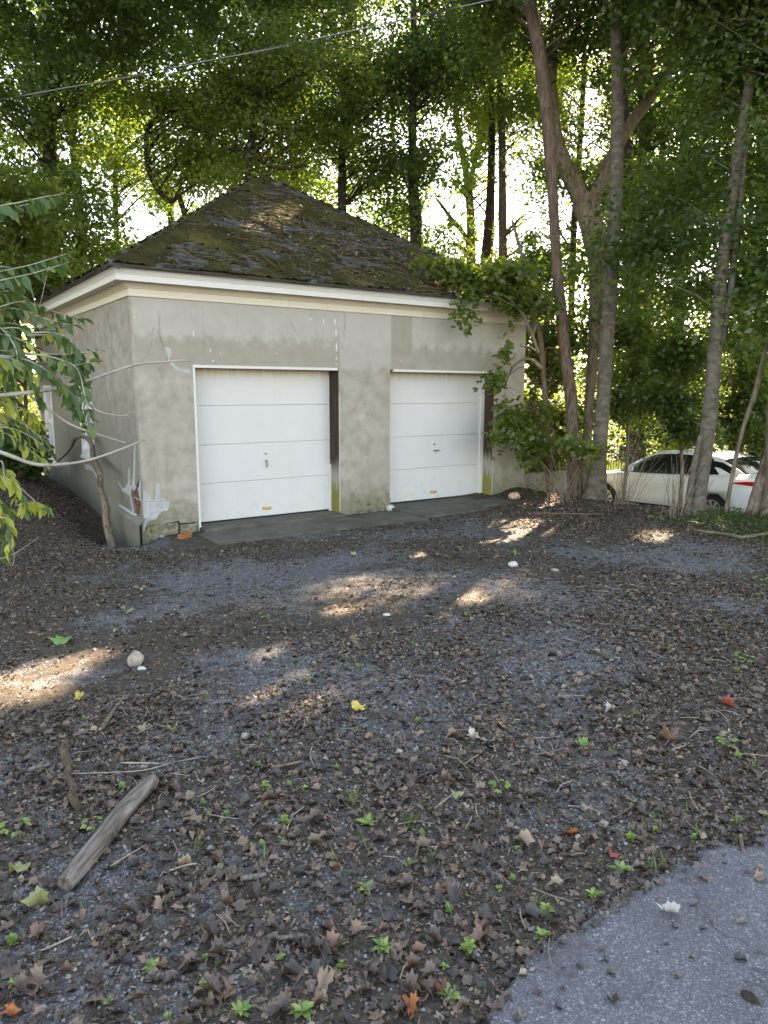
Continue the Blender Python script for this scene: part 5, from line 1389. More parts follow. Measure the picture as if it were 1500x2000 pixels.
bare = [([(-160, 800), (-60, 780), (0, 773), (90, 762), (165, 745), (215, 728), (272, 711), (320, 707), (358, 704), (370, 706)], 2.5, 2.9, .010, .0022),
        ([(272, 711), (285, 690), (296, 668), (297, 650), (300, 638)], 2.8, 2.8, .0032, .0016), ([(298, 645), (305, 642)], 2.8, 2.8, .002, .001),
        ([(55, 771), (95, 800), (140, 830), (190, 848), (245, 865)], 2.6, 2.7, .0055, .0028), ([(120, 762), (160, 782), (192, 803), (225, 811), (250, 812)], 2.65, 2.8, .0045, .002), ([(246, 812), (255, 803), (264, 806)], 2.8, 2.8, .002, .001),
        ([(-160, 850), (-60, 866), (0, 883), (70, 907), (130, 906), (180, 897), (240, 876), (286, 857)], 2.3, 2.6, .0085, .003),
        ([(0, 1092), (30, 1080), (76, 1049)], 2.6, 2.7, .002, .001), ([(10, 1045), (27, 1080), (25, 1105)], 2.6, 2.6, .002, .001), ([(-40, 960), (0, 900), (10, 935), (25, 940), (70, 980)], 2.4, 2.5, .003, .0015), ([(60, 560), (75, 600), (95, 520)], 2.9, 2.9, .002, .001)]
for sp in bare: twig(*sp, leaves=False, name='branch')
for sp, yl, mt in [([(-90, 420), (0, 402), (40, 395), (85, 385), (118, 380)], 0, G_), ([(-90, 570), (0, 548), (60, 535), (110, 520), (135, 512)], 0, G_), ([(-80, 600), (0, 570), (40, 575), (70, 600)], 0, G_),
                   ([(-80, 640), (0, 600), (50, 590), (110, 610), (160, 622)], .05, G_), ([(-80, 660), (20, 640), (70, 650), (115, 640)], .1, G_), ([(-80, 640), (30, 660), (90, 690), (150, 690), (186, 684)], .12, G_),
                   ([(-60, 690), (40, 700), (100, 730), (140, 770), (150, 800)], 0, G_), ([(60, 690), (110, 700), (150, 720), (165, 770), (178, 830)], .0, G_), ([(-60, 700), (20, 700), (60, 730), (80, 780)], .1, G_),
                   ([(-70, 720), (0, 690), (20, 710), (30, 760)], .7, G_), ([(-60, 740), (10, 790), (50, 800), (80, 830)], .85, G_), ([(-60, 840), (10, 835), (55, 850), (95, 880)], .4, G_), ([(-60, 830), (20, 850), (70, 890), (85, 900)], .3, G_),
                   ([(-60, 900), (0, 930), (30, 945), (45, 990)], .7, G_), ([(-60, 960), (0, 985), (20, 1000)], .6, G_), ([(-50, 1000), (0, 1010), (20, 1020), (15, 1080)], .3, G_), ([(40, 985), (70, 982), (92, 990)], 1., G_), ([(-70, 520), (0, 520), (30, 530), (40, 560)], 0, G_),
                   ([(-60, 620), (0, 640), (30, 680), (35, 720)], .05, G_), ([(60, 650), (100, 650), (130, 660), (160, 700), (170, 740)], .1, G_), ([(-60, 780), (0, 770), (20, 780)], .6, G_)]:
    twig(sp, 2.45 + random.uniform(-.1, .2), 2.6 + random.uniform(-.1, .35), .0032, .0012, True, mt, yel=yl, step=.027, ln=.054)
    ox, oy = random.uniform(-22, -4), random.uniform(-26, 26)
    twig([(a + ox, b + oy) for a, b in sp], 2.6 + random.uniform(-.1, .2), 2.75 + random.uniform(-.1, .35), .0028, .0011, True, mt, yel=yl, step=.030, ln=.052)
for mt in ('shrub_leaf', 'shrub_leaf_yellow'):
    q = MB()
    for p, d, ln, m_ in extra:
        if m_ != mt: continue
        d = np.asarray(d) / np.linalg.norm(d); s_ = np.cross(np.array([0, 0, 1.0]) + rng.normal(0, .35, 3), d); s_ /= np.linalg.norm(s_); n_ = np.cross(d, s_)
        lb = leaf_blade(int(rng.integers(99)), 1, .46, .3, .3); b0 = len(q.v)
        q.v += [tuple(np.asarray(p) - shrub_base + ln * (v[0] * d + v[1] * s_ + v[2] * n_)) for v in lb.v]
        q.f += [tuple(i + b0 for i in f) for f in lb.f]; q.sm += lb.sm
    if q.v: tag(q.build('foliage', M[mt], SH), kind='stuff')
print('shrub leaves', nleaf, len(extra), file=__import__('sys').stderr)
for sx in (-160, -90, -70):                    # stems out of the frame down to the root
    for y0 in (420, 600, 800):
        e = at(sx, y0, 2.45); q = MB(); q.tube(smooth_path([(random.uniform(-.06, .06), random.uniform(-.06, .06), -.05), (e - shrub_base) * .45 + np.array([-.2, .05, .1]), e - shrub_base], 9), np.linspace(.014, .004, 9), 7, .05)
        q.build('stem', M['shrub_stem'], SH)

# woody vine stem climbing beside the side wall
sp = [(222, 1056, 15), (209, 1025, 15), (206, 990, 14), (196, 955, 12), (195, 925, 12), (182, 893, 11), (179, 868, 9), (167, 854, 8), (155, 853, 7), (145, 858, 8), (140, 872, 5), (128, 888, 4), (113, 900, 4)]
vx = -0.30
Pv = []
for x, y, w_ in sp:
    p = on_left(x, y, vx if y > 900 else -.16); Pv.append(p)
dep = [(p - CAM) @ FW for p in Pv]; Rv = [w_ / FPX * d / 2 for (x, y, w_), d in zip(sp, dep)]
Pv[0][2] = gz(Pv[0][0], Pv[0][1]) - .08
vr = thing('vine', 'old woody vine stem rising beside the grey side wall', 'vine', tuple(Pv[0] + np.array([0, 0, .08])))
q, _ = rough_trunk(np.array(Pv), np.array(Rv), 60, 10, .14, .1, 4)
for a in range(5):
    b0 = on_left(176, 902, -.2); q.tube([b0, b0 + np.array([random.uniform(-.08, .08), random.uniform(-.2, .2), random.uniform(-.05, .08)])], [.006, .003], 4)
o = q.build('stem', M['bark_mid'], vr); o.location = -np.array(vr.location)

# overhead service cable
a, b = at(0, 195, 9.0), at(960, 0, 9.0)
dv = b - a
cpts = []
for t in np.linspace(-1.6, 2.6, 300):
    p = a + dv * t; p = p + np.array([0, 0, .16 * (t - .0) * (t - 1.0) + 0.0]); cpts.append(p)
cpts = np.array(cpts)
# keep the sag seen in the photo (below the chord at mid span)
cb = thing('overhead_cable', 'twisted black and silver cable sagging across the trees overhead', 'cable', tuple(cpts[150]))
for k, (mt, nm) in enumerate((('cable_black', 'insulated_strand'), ('cable_bare', 'bare_strand'))):
    q = MB(); P = []
    for i, p in enumerate(cpts):
        an = i * .30 + math.pi * k
        P.append(p - cpts[150] + np.array([0.35 * math.cos(an), 0.5 * math.cos(an), math.sin(an)]) * .006)
    q.tube(P, 0.0065 if k == 0 else .0045, 6); q.build(nm, M[mt], cb)

M['twig_stem'] = plain('tan_dead_stem', (0.20, 0.155, 0.115), 0.9, 0.35, 25, 0.1)
# ------------------------------------------------------------------ dry stems, fence and undergrowth at the right bank
base = on_ground(1215, 985); base[0] += .0
dsh = thing('dry_shrub', 'clump of bare tan stems standing in front of the car door', 'shrub', tuple(base))
q = MB()
for k in range(44):
    px_, py_ = random.gauss(1242, 42), random.uniform(820, 905)
    if k < 12: px_, py_ = random.uniform(1170, 1300), random.uniform(900, 960)
    e = at(px_, py_, 11.6 + random.uniform(-.4, .4)) - base; s0 = np.array([random.gauss(0, .09), random.gauss(0, .09), -.03])
    m_ = (s0 + e) / 2 + np.array([random.uniform(-.05, .05), random.uniform(-.05, .05), random.uniform(.0, .1)])
    q.tube(smooth_path([s0, m_, e], 6), np.linspace(random.uniform(.003, .006), .0015, 6), 4, caps=False)
q.build('stem', M['twig_stem'], dsh)
base = on_ground(1330, 1000)
for (bx, by), tops, lab in [((1318, 1012), [(1345, 900), (1330, 880), (1300, 905), (1312, 930), (1360, 880)], 'thin upright brown stems beside the pale speckled trunk'),
                            ((1110, 978), [(1060, 910), (1050, 930), (1095, 890), (1040, 900), (1075, 880), (1140, 900), (1085, 925), (1060, 950)], 'arching dry stems left of the brown furrowed trunk')]:
    base = on_ground(bx, by)
    t_ = thing('dry_shrub', lab, 'shrub', tuple(base)); q = MB()
    for (tx, ty) in tops * 3:
        dp = (base - CAM) @ FW
        e = at(tx + random.gauss(0, 12), ty + random.gauss(0, 12), dp + random.uniform(-.2, .3)) - base; s0 = np.array([random.gauss(0, .08), random.gauss(0, .08), -.03])
        q.tube(smooth_path([s0, (s0 + e) / 2 + np.array([0, 0, random.uniform(.02, .12)]), e], 6), np.linspace(random.uniform(.004, .009), .002, 6), 4, caps=False)
    q.build('stem', M['twig_stem'], t_)
# iron picket fence on the far side of the clearing
fa, fb = at(1190, 905, 21), at(1262, 905, 21.5)
fa[2] = gz(fa[0], fa[1]); fb[2] = gz(fb[0], fb[1])
fn = thing('picket_fence', 'dark iron picket fence in the sunlit grass beyond the car', 'fence', tuple((fa + fb) / 2))
c0 = (fa + fb) / 2; dv = (fb - fa) * 1.5; n = 24
for zz in (.18, .95):
    q = MB(); q.tube([fa - c0 - dv * .2 + [0, 0, zz], fb - c0 + dv * .2 + [0, 0, zz]], .014, 6); q.build('rail', M['iron'], fn)
pm = MB(); pm.tube([(0, 0, 0), (0, 0, 1.05), (0, 0, 1.12)], [.010, .010, .001], 5); pm = pm.mesh('picket', M['iron'])
for k in range(n):
    p = fa - c0 - dv * .2 + (fb - fa + dv * .4) * k / (n - 1); inst('picket', pm, fn, p)

def scatter(n, x0, x1, y0, y1, fn=None):
    x = rng.uniform(x0, x1, n); y = rng.uniform(y0, y1, n)
    if fn is not None:
        k = rng.random(n) < fn(x, y); x, y = x[k], y[k]
    return x, y
def in_view(x, y, m=60):
    P = np.column_stack([x, y, ground(x, y)]); u, v, z = to_px(P)
    return (z > .4) & (u > -m) & (u < 1500 + m) & (v < 2000 + m) & (v > 0), u, v, z

# ground cover of small leaves on the right bank, grass in the clearing
x, y = scatter(52000, 3.4, 8.4, -7.4, -1.2, lambda x, y: sstep(.40, .75, .55 * fbm(x * 1.4, y * 1.4, 41, 3) + .55 * sstep(5.2, 6.4, x + (-y - 3) * .25) * sstep(-3.3, -4.2, y)))
P = np.column_stack([x, y, ground(x, y) + rng.random(len(x)) ** 1.5 * .08 + .01])
tag(inst('ground_cover', leaf_cloud('ground_cover', M['canopy_deep'], P, rng.uniform(.02, .045, len(x)), np.clip(rng.random(len(x)) * .7 + .3 * vnoise(x * 3, y * 3, 2), 0, 1), .7, KITE)), 'low dark green ground cover round the feet of the trees at the right', 'ground cover', kind='stuff')
x, y = scatter(60000, 7.2, 17, 2.0, 14, lambda x, y: .9 * ((x < 9.0) | (x > 13)) + .9 * (y > 6))
P = np.column_stack([x, y, ground(x, y)]); nrm_ = rng.normal(0, 1, (len(x), 3)); nrm_[:, 2] *= .15
tag(inst('meadow_grass', leaf_cloud('meadow_grass', M['grass'], P, rng.uniform(.15, .42, len(x)), rng.random(len(x)), .1, BLADE, normals=nrm_, droop=-3.5)), 'tall sunlit grass in the clearing behind the garage', 'grass', kind='stuff')

# ------------------------------------------------------------------ leaf litter, crumbs, chips
def litter_density(x, y):
    g = gravel(x, y); n_ = fbm(x * 2.2, y * 2.2, 55, 3)
    d = np.clip(.98 - .80 * g + 1.3 * (n_ - .5) + .25 * sstep(-5.6, -7.2, y), .10, 1)
    return np.clip(d, 0, 1) * np.where(on_dirt(x, y, -.03 - .30 * rng.random(np.shape(x)) ** 5), 1, .015)
def tri_dist(n, fn):
    """positions thinned with distance so that pieces stay of similar size in the picture"""
    out = []
    for (x0, x1, y0, y1, k) in [(-4.6, 3.4, -8.8, -5.2, .56), (-5, 6.5, -6.4, -1.0, .42), (4.2, 8.2, -6.5, 1.0, .26), (-4.2, .0, -1.4, 6.2, .42)]:
        m_ = int(n * k); x, y = scatter(m_, x0, x1, y0, y1, fn); out.append((x, y))
    x = np.concatenate([o[0] for o in out]); y = np.concatenate([o[1] for o in out])
    v, *_ = in_view(x, y, 800); ok = v & ~((x > .3) & (x < 6.5) & (y > -1.0) & (rng.random(len(x)) < .25)) & (y < np.where((x > -.04) & (x < GW), -.02, 6.4))
    return x[ok], y[ok]
def lay(name, label, n, size, tplw, mat, tint, lift, tilt, fn=litter_density):
    x, y = tri_dist(n, fn)
    parts = []
    idx = rng.integers(0, len(tplw), len(x))
    for i, t in enumerate(tplw):
        k = idx == i
        P = np.column_stack([x[k], y[k], ground(x[k], y[k]) + np.where(on_dirt(x[k], y[k], 0), 0, .012) + lift[0] + rng.random(k.sum()) * lift[1]])
        me = leaf_cloud(name, mat, P, rng.uniform(*size, k.sum()), np.clip(rng.beta(1.1, 1.6, k.sum()) * tint, 0, 1), tilt, t, 1.0)
        parts.append(me)
    # join the template groups into one mesh
    bm_v, bm_f, off, tt = [], [], 0, []
    for me in parts:
        c = np.empty(len(me.vertices) * 3, np.float32); me.vertices.foreach_get('co', c)
        ls = np.empty(len(me.loops), np.int32); me.loops.foreach_get('vertex_index', ls)
        a = np.empty(len(me.polygons), np.float32); me.attributes['tint'].data.foreach_get('value', a)
        bm_v.append(c.reshape(-1, 3)); bm_f.append(ls.reshape(-1, 3) + off); off += len(me.vertices); tt.append(a)
        bpy.data.meshes.remove(me)
    o = inst(name, np_mesh(name, np.vstack(bm_v), np.vstack(bm_f), mat, False, np.concatenate(tt)))
    return tag(o, label, 'leaf litter', kind='stuff')
STRAW = (KITE[0] * np.array([2.2, .28, .6]), KITE[1])
CRISP = (HEX[0] * np.array([1, .9, 4.0]), HEX[1])
SMALL = [maple_template(.5, .1, 11, .4, .09), maple_template(-.6, .3, 12, -.4, .09), maple_template(1.0, -.3, 13, -.6, .10), maple_template(.3, -.4, 14, .6, .13), CRISP, LOBE]
lay('leaf_litter', 'dark rotting maple leaves matted over the yard', 46000, (.014, .052), SMALL, M['litter'], 1.05, (.001, .007), .30)
lay('leaf_crumbs', 'broken leaf bits and bark crumbs strewn over the dirt', 270000, (.005, .020), [CHIP, KITE, STRAW], M['litter'], 1.15, (.001, .004), .4, lambda x, y: np.clip(litter_density(x, y) + .12, 0, 1) * np.where(on_dirt(x, y, -.03), 1, .10))
x, y = tri_dist(70000, lambda x, y: np.clip(gravel(x, y) + .08, 0, 1) * np.where(on_dirt(x, y, 0), 1, 0.0))
P = np.column_stack([x, y, ground(x, y) + .001])
o = inst('gravel_chips', leaf_cloud('gravel_chips', M['gravel_bits'], P, rng.uniform(.004, .014, len(x)), rng.random(len(x)), .6, (np.array([[-.5, -.4, 0], [.5, -.45, 0], [.45, .45, 0], [-.4, .5, 0], [0, 0, .55]], float), np.array([[0, 1, 4], [1, 2, 4], [2, 3, 4], [3, 0, 4]]))))
tag(o, 'grey gravel chips lying in the worn patches of the yard', 'gravel', kind='stuff')
# grass wisps and straw
x, y = tri_dist(9000, lambda x, y: np.clip(sstep(.55, .75, fbm(x * 1.6, y * 1.6, 71, 3)) + .5 * sstep(.5, -.05, np.abs(np.interp(x, EDGE[::-1, 0], EDGE[::-1, 1]) - y) ) if EDGE[0, 0] > EDGE[-1, 0] else .3 + 0 * x, 0, 1) * np.where(on_dirt(x, y, -.02), 1, 0) * .55)
P = np.column_stack([x, y, ground(x, y)]); nn = rng.normal(0, 1, (len(x), 3)); nn[:, 2] *= .2
tag(inst('grass_wisps', leaf_cloud('grass_wisps', M['grass'], P, rng.uniform(.02, .075, len(x)), rng.random(len(x)), .1, BLADE, normals=nn, droop=-1.6)), 'short grass wisps growing through the leaf litter', 'grass', kind='stuff')
q = MB()
x, y = tri_dist(900, litter_density)
for xi, yi in zip(x[:330], y[:330]):
    a = random.uniform(0, 6.28); l_ = random.uniform(.03, .16); z = gz(xi, yi) + .012
    d = np.array([math.cos(a), math.sin(a), 0]) * l_; q.tube([(xi, yi, z), np.array([xi, yi, z + random.uniform(0, .012)]) + d * .5 + np.array([-d[1], d[0], 0]) * .08, np.array([xi, yi, z]) + d], [random.uniform(.0008, .0022)] * 3, 4, caps=False)
tag(q.build('straw', M['twig_pale']), 'bits of straw and thin twigs among the litter', 'twigs', kind='stuff')

# ------------------------------------------------------------------ fallen leaves one by one
LM = {}
def leaf_mesh(mt, v):
    if (mt, v) not in LM:
        V, F = MAPLES[v]; LM[(mt, v)] = np_mesh('fallen_leaf', V, F, M[mt])
    return LM[(mt, v)]
def drop_leaf(px, py, size_px, mt, v, label, group=None, rz=None):
    p = on_ground(px, py); d = (p - CAM) @ FW; ln = size_px / FPX * d
    z = gz(p[0], p[1]) + (.014 if not on_dirt(np.array(p[0]), np.array(p[1]), 0) else 0)
    o = inst('fallen_leaf', leaf_mesh(mt, v), None, (p[0], p[1], z + ln * .09 + .004), (random.uniform(-.3, .3), random.uniform(-.3, .3), random.uniform(0, 6.28) if rz is None else rz), (ln, ln * random.uniform(.7, 1.0), ln))
    return tag(o, label, 'leaf', group)
drop_leaf(1306, 1793, 52, 'leaf_white', 0, 'pale dry maple leaf alone on the grey asphalt', rz=2.2)
drop_leaf(697, 1388, 36, 'leaf_gold', 0, 'golden yellow maple leaf near the sunlit patch in the middle of the yard')
drop_leaf(1116, 1631, 30, 'leaf_orange', 0, 'bright orange maple leaf lying in the dark litter')
drop_leaf(1197, 1671, 30, 'leaf_red', 1, 'red and orange leaf near the asphalt edge')
drop_leaf(120, 1255, 44, 'leaf_green', 1, 'green maple leaf fallen left of the pale rock')
drop_leaf(36, 1702, 52, 'leaf_palegreen', 1, 'pale green maple leaf at the left edge beside the log')
drop_leaf(76, 1772, 60, 'leaf_palegreen', 3, 'curled pale yellow leaf below the lower end of the log')
drop_leaf(892, 1556, 34, 'leaf_palegreen', 1, 'pale green leaf standing up in the litter right of the middle')
drop_leaf(1138, 1458, 36, 'leaf_green', 0, 'light green leaf flat on the litter at the right')
drop_leaf(1302, 1450, 52, 'litter_obj', 2, 'big curled tan leaf on the litter at the right')
drop_leaf(924, 1445, 30, 'leaf_white', 2, 'whitish curled leaf near the small weed in the middle right')
drop_leaf(1190, 1388, 26, 'leaf_white', 3, 'small whitish leaf edge-on at the right')
drop_leaf(1422, 1382, 30, 'leaf_red', 2, 'pinkish red leaf at the right beside grass')
drop_leaf(338, 1432, 30, 'leaf_palegreen', 2, 'small pale leaf between the rock and the weeds')
drop_leaf(1020, 1648, 44, 'litter_obj', 3, 'curled tan leaf near the orange one')
drop_leaf(500, 1866, 58, 'litter_obj', 1, 'large upright brown maple leaf at the bottom middle')
drop_leaf(340, 1524, 38, 'leaf_red', 4, 'dull red leaf right of the upper end of the log')
drop_leaf(430, 1868, 46, 'litter_obj', 2, 'flat brown leaf left of the large upright one')
drop_leaf(690, 1085, 18, 'leaf_palegreen', 0, 'small yellow-green leaf on the gravel before the left door')
drop_leaf(255, 1198, 22, 'leaf_palegreen', 0, 'small yellow-green leaf on the gravel at the left')
drop_leaf(155, 1366, 24, 'leaf_gold', 2, 'small yellow leaf in the shade below the sunlit patch at the left')
drop_leaf(1002, 1086, 16, 'leaf_green', 2, 'small green leaf just behind the white stone')
drop_leaf(20, 1985, 40, 'leaf_orange', 3, 'orange brown leaf in the bottom left corner')
drop_leaf(800, 1975, 44, 'leaf_orange', 2, 'rust coloured leaf at the bottom edge')
drop_leaf(1035, 1795, 46, 'litter_obj', 3, 'tan curled leaf beside the bright weed near the asphalt')
cnt = 0; tries = 0
while cnt < 265 and tries < 6000:
    tries += 1
    py_ = 1120 + (1995 - 1120) * random.random() ** .55; px_ = random.uniform(5, 1495)
    p = on_ground(px_, py_)
    if not bool(on_dirt(np.array(p[0]), np.array(p[1]), .03)): continue
    if random.random() > float(litter_density(np.array(p[0]), np.array(p[1]))) + .1: continue
    d = (p - CAM) @ FW
    drop_leaf(px_, py_, random.uniform(.036, .074) * FPX / d, 'litter_obj', random.choice((1, 2, 3, 4, 4)), 'dry brown maple leaf lying in the dark litter', 'brown leaves littering the yard'); cnt += 1

# ------------------------------------------------------------------ weeds
def weed_mesh(kind, seed):
    r = random.Random(seed); V, F, T, off = [], [], [], 0
    def add(tpl, p, d, ln, up=(0, 0, 1), wid=1.0):
        nonlocal off
        d = np.asarray(d, float); d /= np.linalg.norm(d); s_ = np.cross(up, d); s_ /= np.linalg.norm(s_) + 1e-9; n_ = np.cross(d, s_)
        TV, TF = tpl
        V.append(np.asarray(p) + ln * (TV[:, 0:1] * d + wid * TV[:, 1:2] * s_ + TV[:, 2:3] * n_)); F.append(TF + off); off += len(TV); T.extend([r.uniform(.1, 1)] * len(TF))
    if kind == 'sprout':                       # whorls of oval leaves up a short stem
        h_ = .0
        for lv in range(4):
            a0 = r.uniform(0, 6.28); k = 4 if lv < 3 else 3
            for j in range(k):
                a = a0 + j * 6.28 / k + r.uniform(-.3, .3); add(HEX, (0, 0, h_), (math.cos(a), math.sin(a), r.uniform(.1, .7)), r.uniform(.45, .75) * (1 - .12 * lv), wid=1.15)
            h_ += .25
    elif kind == 'trefoil':                    # broad leaflets on arching stalks
        for j in range(6):
            a = j * 1.05 + r.uniform(-.3, .3); e = np.array([math.cos(a), math.sin(a), 0]) * r.uniform(.25, .55) + [0, 0, r.uniform(.3, .75)]
            add((BLADE[0] * [1, .35, .3], BLADE[1]), (0, 0, 0), e, np.linalg.norm(e))
            for da in (-.9, 0, .9): add(HEX, e, (math.cos(a + da), math.sin(a + da), r.uniform(-.35, .15)), r.uniform(.38, .5), wid=1.25)
    elif kind == 'grass':
        for j in range(26):
            a = r.uniform(0, 6.28); add(BLADE, (r.gauss(0, .08), r.gauss(0, .08), 0), (math.cos(a) * .8, math.sin(a) * .8, r.uniform(.3, 1.5)), r.uniform(.5, 1.15), wid=.6)
    else:                                      # rosette of long leaves
        for j in range(11):
            a = j * 2.4; add(HEX, (0, 0, .02), (math.cos(a), math.sin(a), r.uniform(.15, .9)), r.uniform(.55, 1.0), wid=.75)
    return np_mesh('weed', np.vstack(V), np.vstack(F), M['grass' if kind == 'grass' else 'weed'], False, np.array(T))
WM = {(k, i): weed_mesh(k, i * 7 + len(k)) for k in ('sprout', 'trefoil', 'grass', 'rosette') for i in range(3)}
WN = {'sprout': 'weed', 'trefoil': 'weed', 'grass': 'grass_tuft', 'rosette': 'weed'}
def weed(px, py, spx, kind, label, group=None):
    p = on_ground(px, py); d = (p - CAM) @ FW; s_ = spx / FPX * d * .54
    o = inst(WN[kind], WM[(kind, random.randrange(3))], None, (p[0], p[1], gz(p[0], p[1]) + .002), (0, 0, random.uniform(0, 6.28)), (s_, s_, s_ * random.uniform(.8, 1.1)))
    tag(o, label, 'grass tuft' if kind == 'grass' else 'weed', group)
for px_, py_, s_, k, lab in [(238, 1540, 34, 'sprout', 'bright green sprout just left of the upper end of the log'), (182, 1625, 46, 'trefoil', 'clump of round leaflets against the left side of the log'), (28, 1632, 54, 'trefoil', 'dark leafy seedling at the left edge level with the log'),
                             (22, 1845, 52, 'sprout', 'bright yellow-green sprout near the bottom left corner'), (506, 1498, 26, 'sprout', 'bright sprout in the middle left, uppermost of a loose row'), (518, 1540, 40, 'sprout', 'bright bushy sprout in the middle left beside a twin'), (564, 1535, 26, 'sprout', 'small bright sprout right of a bushier twin'),
                             (442, 1592, 26, 'sprout', 'bright sprout midway between the log and the middle of the yard'), (555, 1608, 40, 'sprout', 'flat bright weed mat below the twin sprouts'), (405, 1362, 22, 'sprout', 'lone bright sprout below the pale rock'), (165, 1408, 24, 'sprout', 'small sprout above the forked bark stick'),
                             (718, 1610, 60, 'rosette', 'tall leafy weed with long leaves in the middle'), (690, 1570, 70, 'grass', 'fine grass tuft behind the tall leafy weed'), (490, 1655, 22, 'sprout', 'small sprout on bare dirt right of the log'), (550, 1640, 24, 'rosette', 'single round-leaved seedling near the middle'),
                             (715, 1740, 60, 'rosette', 'leafy weed right of the middle near the bottom'), (750, 1850, 60, 'rosette', 'long-leaved weed at the bottom middle'), (662, 1845, 44, 'rosette', 'upright weed at the bottom left of the middle'), (918, 1858, 60, 'sprout', 'bright leafy weed at the bottom, right of the middle'),
                             (1066, 1785, 56, 'sprout', 'bright weed at the asphalt edge with broad leaves'), (1048, 1768, 54, 'grass', 'upright grass tuft beside the bright weed at the asphalt edge'), (1160, 1750, 50, 'rosette', 'low weed on the asphalt edge, midway along it'), (976, 1550, 44, 'trefoil', 'three-leaved weed beside a pale leaf, middle right'),
                             (1058, 1830, 50, 'rosette', 'spreading weed just above the asphalt, lower right'), (880, 1945, 64, 'rosette', 'ragged weed at the bottom by the asphalt corner'), (590, 1975, 70, 'rosette', 'leafy weeds along the bottom edge'), (470, 1975, 60, 'rosette', 'weed at the bottom edge left of the middle'), (300, 1890, 50, 'rosette', 'dark green leaf pair at the bottom left'),
                             (815, 1410, 24, 'sprout', 'small sprout on gravel in the middle right'), (1065, 1420, 26, 'grass', 'thin grass tuft on the right'), (1245, 1400, 36, 'grass', 'grass tuft on the right below the gravel'), (1420, 1460, 44, 'trefoil', 'bright seedling at the right'), (1470, 1500, 44, 'grass', 'yellowish grass tuft at the right edge'), (1360, 1630, 40, 'grass', 'grass tuft at the asphalt edge on the right'), (1440, 1610, 50, 'grass', 'larger grass tuft where the asphalt meets the right edge'), (1230, 1640, 40, 'sprout', 'dark green weed above the asphalt on the right'),
                             (1215, 1700, 54, 'rosette', 'round-leaved weed on the asphalt edge on the right'), (1160, 1600, 34, 'grass', 'grass tuft above the orange leaf'), (800, 1610, 60, 'grass', 'long-bladed grass tuft right of the tall leafy weed'), (640, 1430, 26, 'grass', 'grass tuft below the sunlit patch'), (940, 1330, 22, 'grass', 'sparse grass tuft amid the gravel'), (700, 1305, 22, 'sprout', 'pale sprout above the sunlit patch'),
                             (1450, 1295, 40, 'trefoil', 'two-leaved seedling at the right edge of the gravel'), (845, 1675, 36, 'grass', 'small grass tuft in the litter below the middle'), (1270, 1695, 50, 'grass', 'grass tuft leaning over the asphalt'), (1440, 1480, 30, 'sprout', 'yellow-green sprout at the far right'), (800, 1690, 26, 'sprout', 'tiny sprout in the litter right of the middle'),
                             (1280, 1020, 30, 'trefoil', 'bright leafy seedling on the bank before the car'), (1045, 962, 34, 'trefoil', 'bright green seedling by the low wall'), (1360, 1030, 34, 'trefoil', 'leafy shoot at the foot of the speckled trunk'), (1490, 1140, 30, 'trefoil', 'green seedling at the right edge of the bank')]:
    weed(px_, py_, s_, k, lab)
c = 0
while c < 95:
    py_ = 1130 + 860 * random.random() ** .8; px_ = random.uniform(5, 1495); p = on_ground(px_, py_)
    if not bool(on_dirt(np.array(p[0]), np.array(p[1]), .02)): continue
    if px_ < 300 and random.random() < .7: continue
    g = random.random() < .55
    weed(px_, py_, random.uniform(10, 17) + (py_ - 1100) / 900 * 18, 'grass' if g else random.choice(['sprout', 'rosette']), 'small grass tuft poking through the litter' if g else 'small green weed poking through the litter', 'small grass tufts in the yard' if g else 'small weeds in the yard'); c += 1

M['bark_stick'] = bark('rotting_bark', (0.03, 0.022, 0.017), (0.16, 0.115, 0.08), (9, 9, 9), 0.9, 0.012)
# ------------------------------------------------------------------ stones, brick, log, sticks
def stone(name, px, py, wpx, hpx, mt, label, seed, cat='stone', sink=.3, shape=(1, 1)):
    p = on_ground(px, py + hpx * .35); d = (p - CAM) @ FW; r = wpx / FPX * d / 2; h_ = hpx / FPX * d / 2
    bm = bmesh.new(); bmesh.ops.create_icosphere(bm, subdivisions=3, radius=1)
    for v in bm.verts:
        n_ = v.co.normalized(); k = 1 + .22 * (float(vnoise(np.array(n_.x * 1.6 + seed), np.array(n_.y * 1.6 + n_.z * 1.3), seed)) - .5) * 2 + .06 * (float(vnoise(np.array(n_.x * 5), np.array(n_.y * 5 + n_.z * 4), seed + 1)) - .5)
        v.co = Vector((n_.x * r * k * (1 - .18 * n_.z), n_.y * r * .8 * k, n_.z * h_ * k))
    me = bpy.data.meshes.new(name); bm.to_mesh(me); bm.free(); me.polygons.foreach_set('use_smooth', np.ones(len(me.polygons), bool)); me.materials.append(M[mt])
    o = inst(name, me, None, (p[0], p[1], gz(p[0], p[1]) + h_ * (1 - sink)), (0, 0, -.6)); return tag(o, label, cat)
stone('rock', 265, 1287, 30, 32, 'rock', 'pale fist-sized rock on the dirt at the left', 3, sink=.25)
stone('rock', 277, 1305, 16, 9, 'rock_white', 'small white chip at the foot of the pale rock', 5)
stone('rock', 1002, 1102, 18, 12, 'rock_white', 'white stone on the gravel right of the middle', 8)
stone('rock', 1005, 968, 24, 16, 'rock_pink', 'pinkish mossy stone at the foot of the right corner of the garage', 9)
stone('rock', 762, 992, 17, 14, 'rock_white', 'white lump of plaster at the foot of the pier between the doors', 12)
stone('rock', 1083, 1113, 16, 6, 'rock', 'flat pale stone right of the white stone', 14)
stone('rock', 258, 1056, 11, 8, 'rock_white', 'white stone chip at the foot of the left corner', 15)
stone('rock', 272, 1062, 11, 6, 'rock', 'flat pale chip below the left corner of the garage', 16)
stone('rock', 315, 1047, 13, 6, 'rock', 'flat chip before the foundation stone', 17)
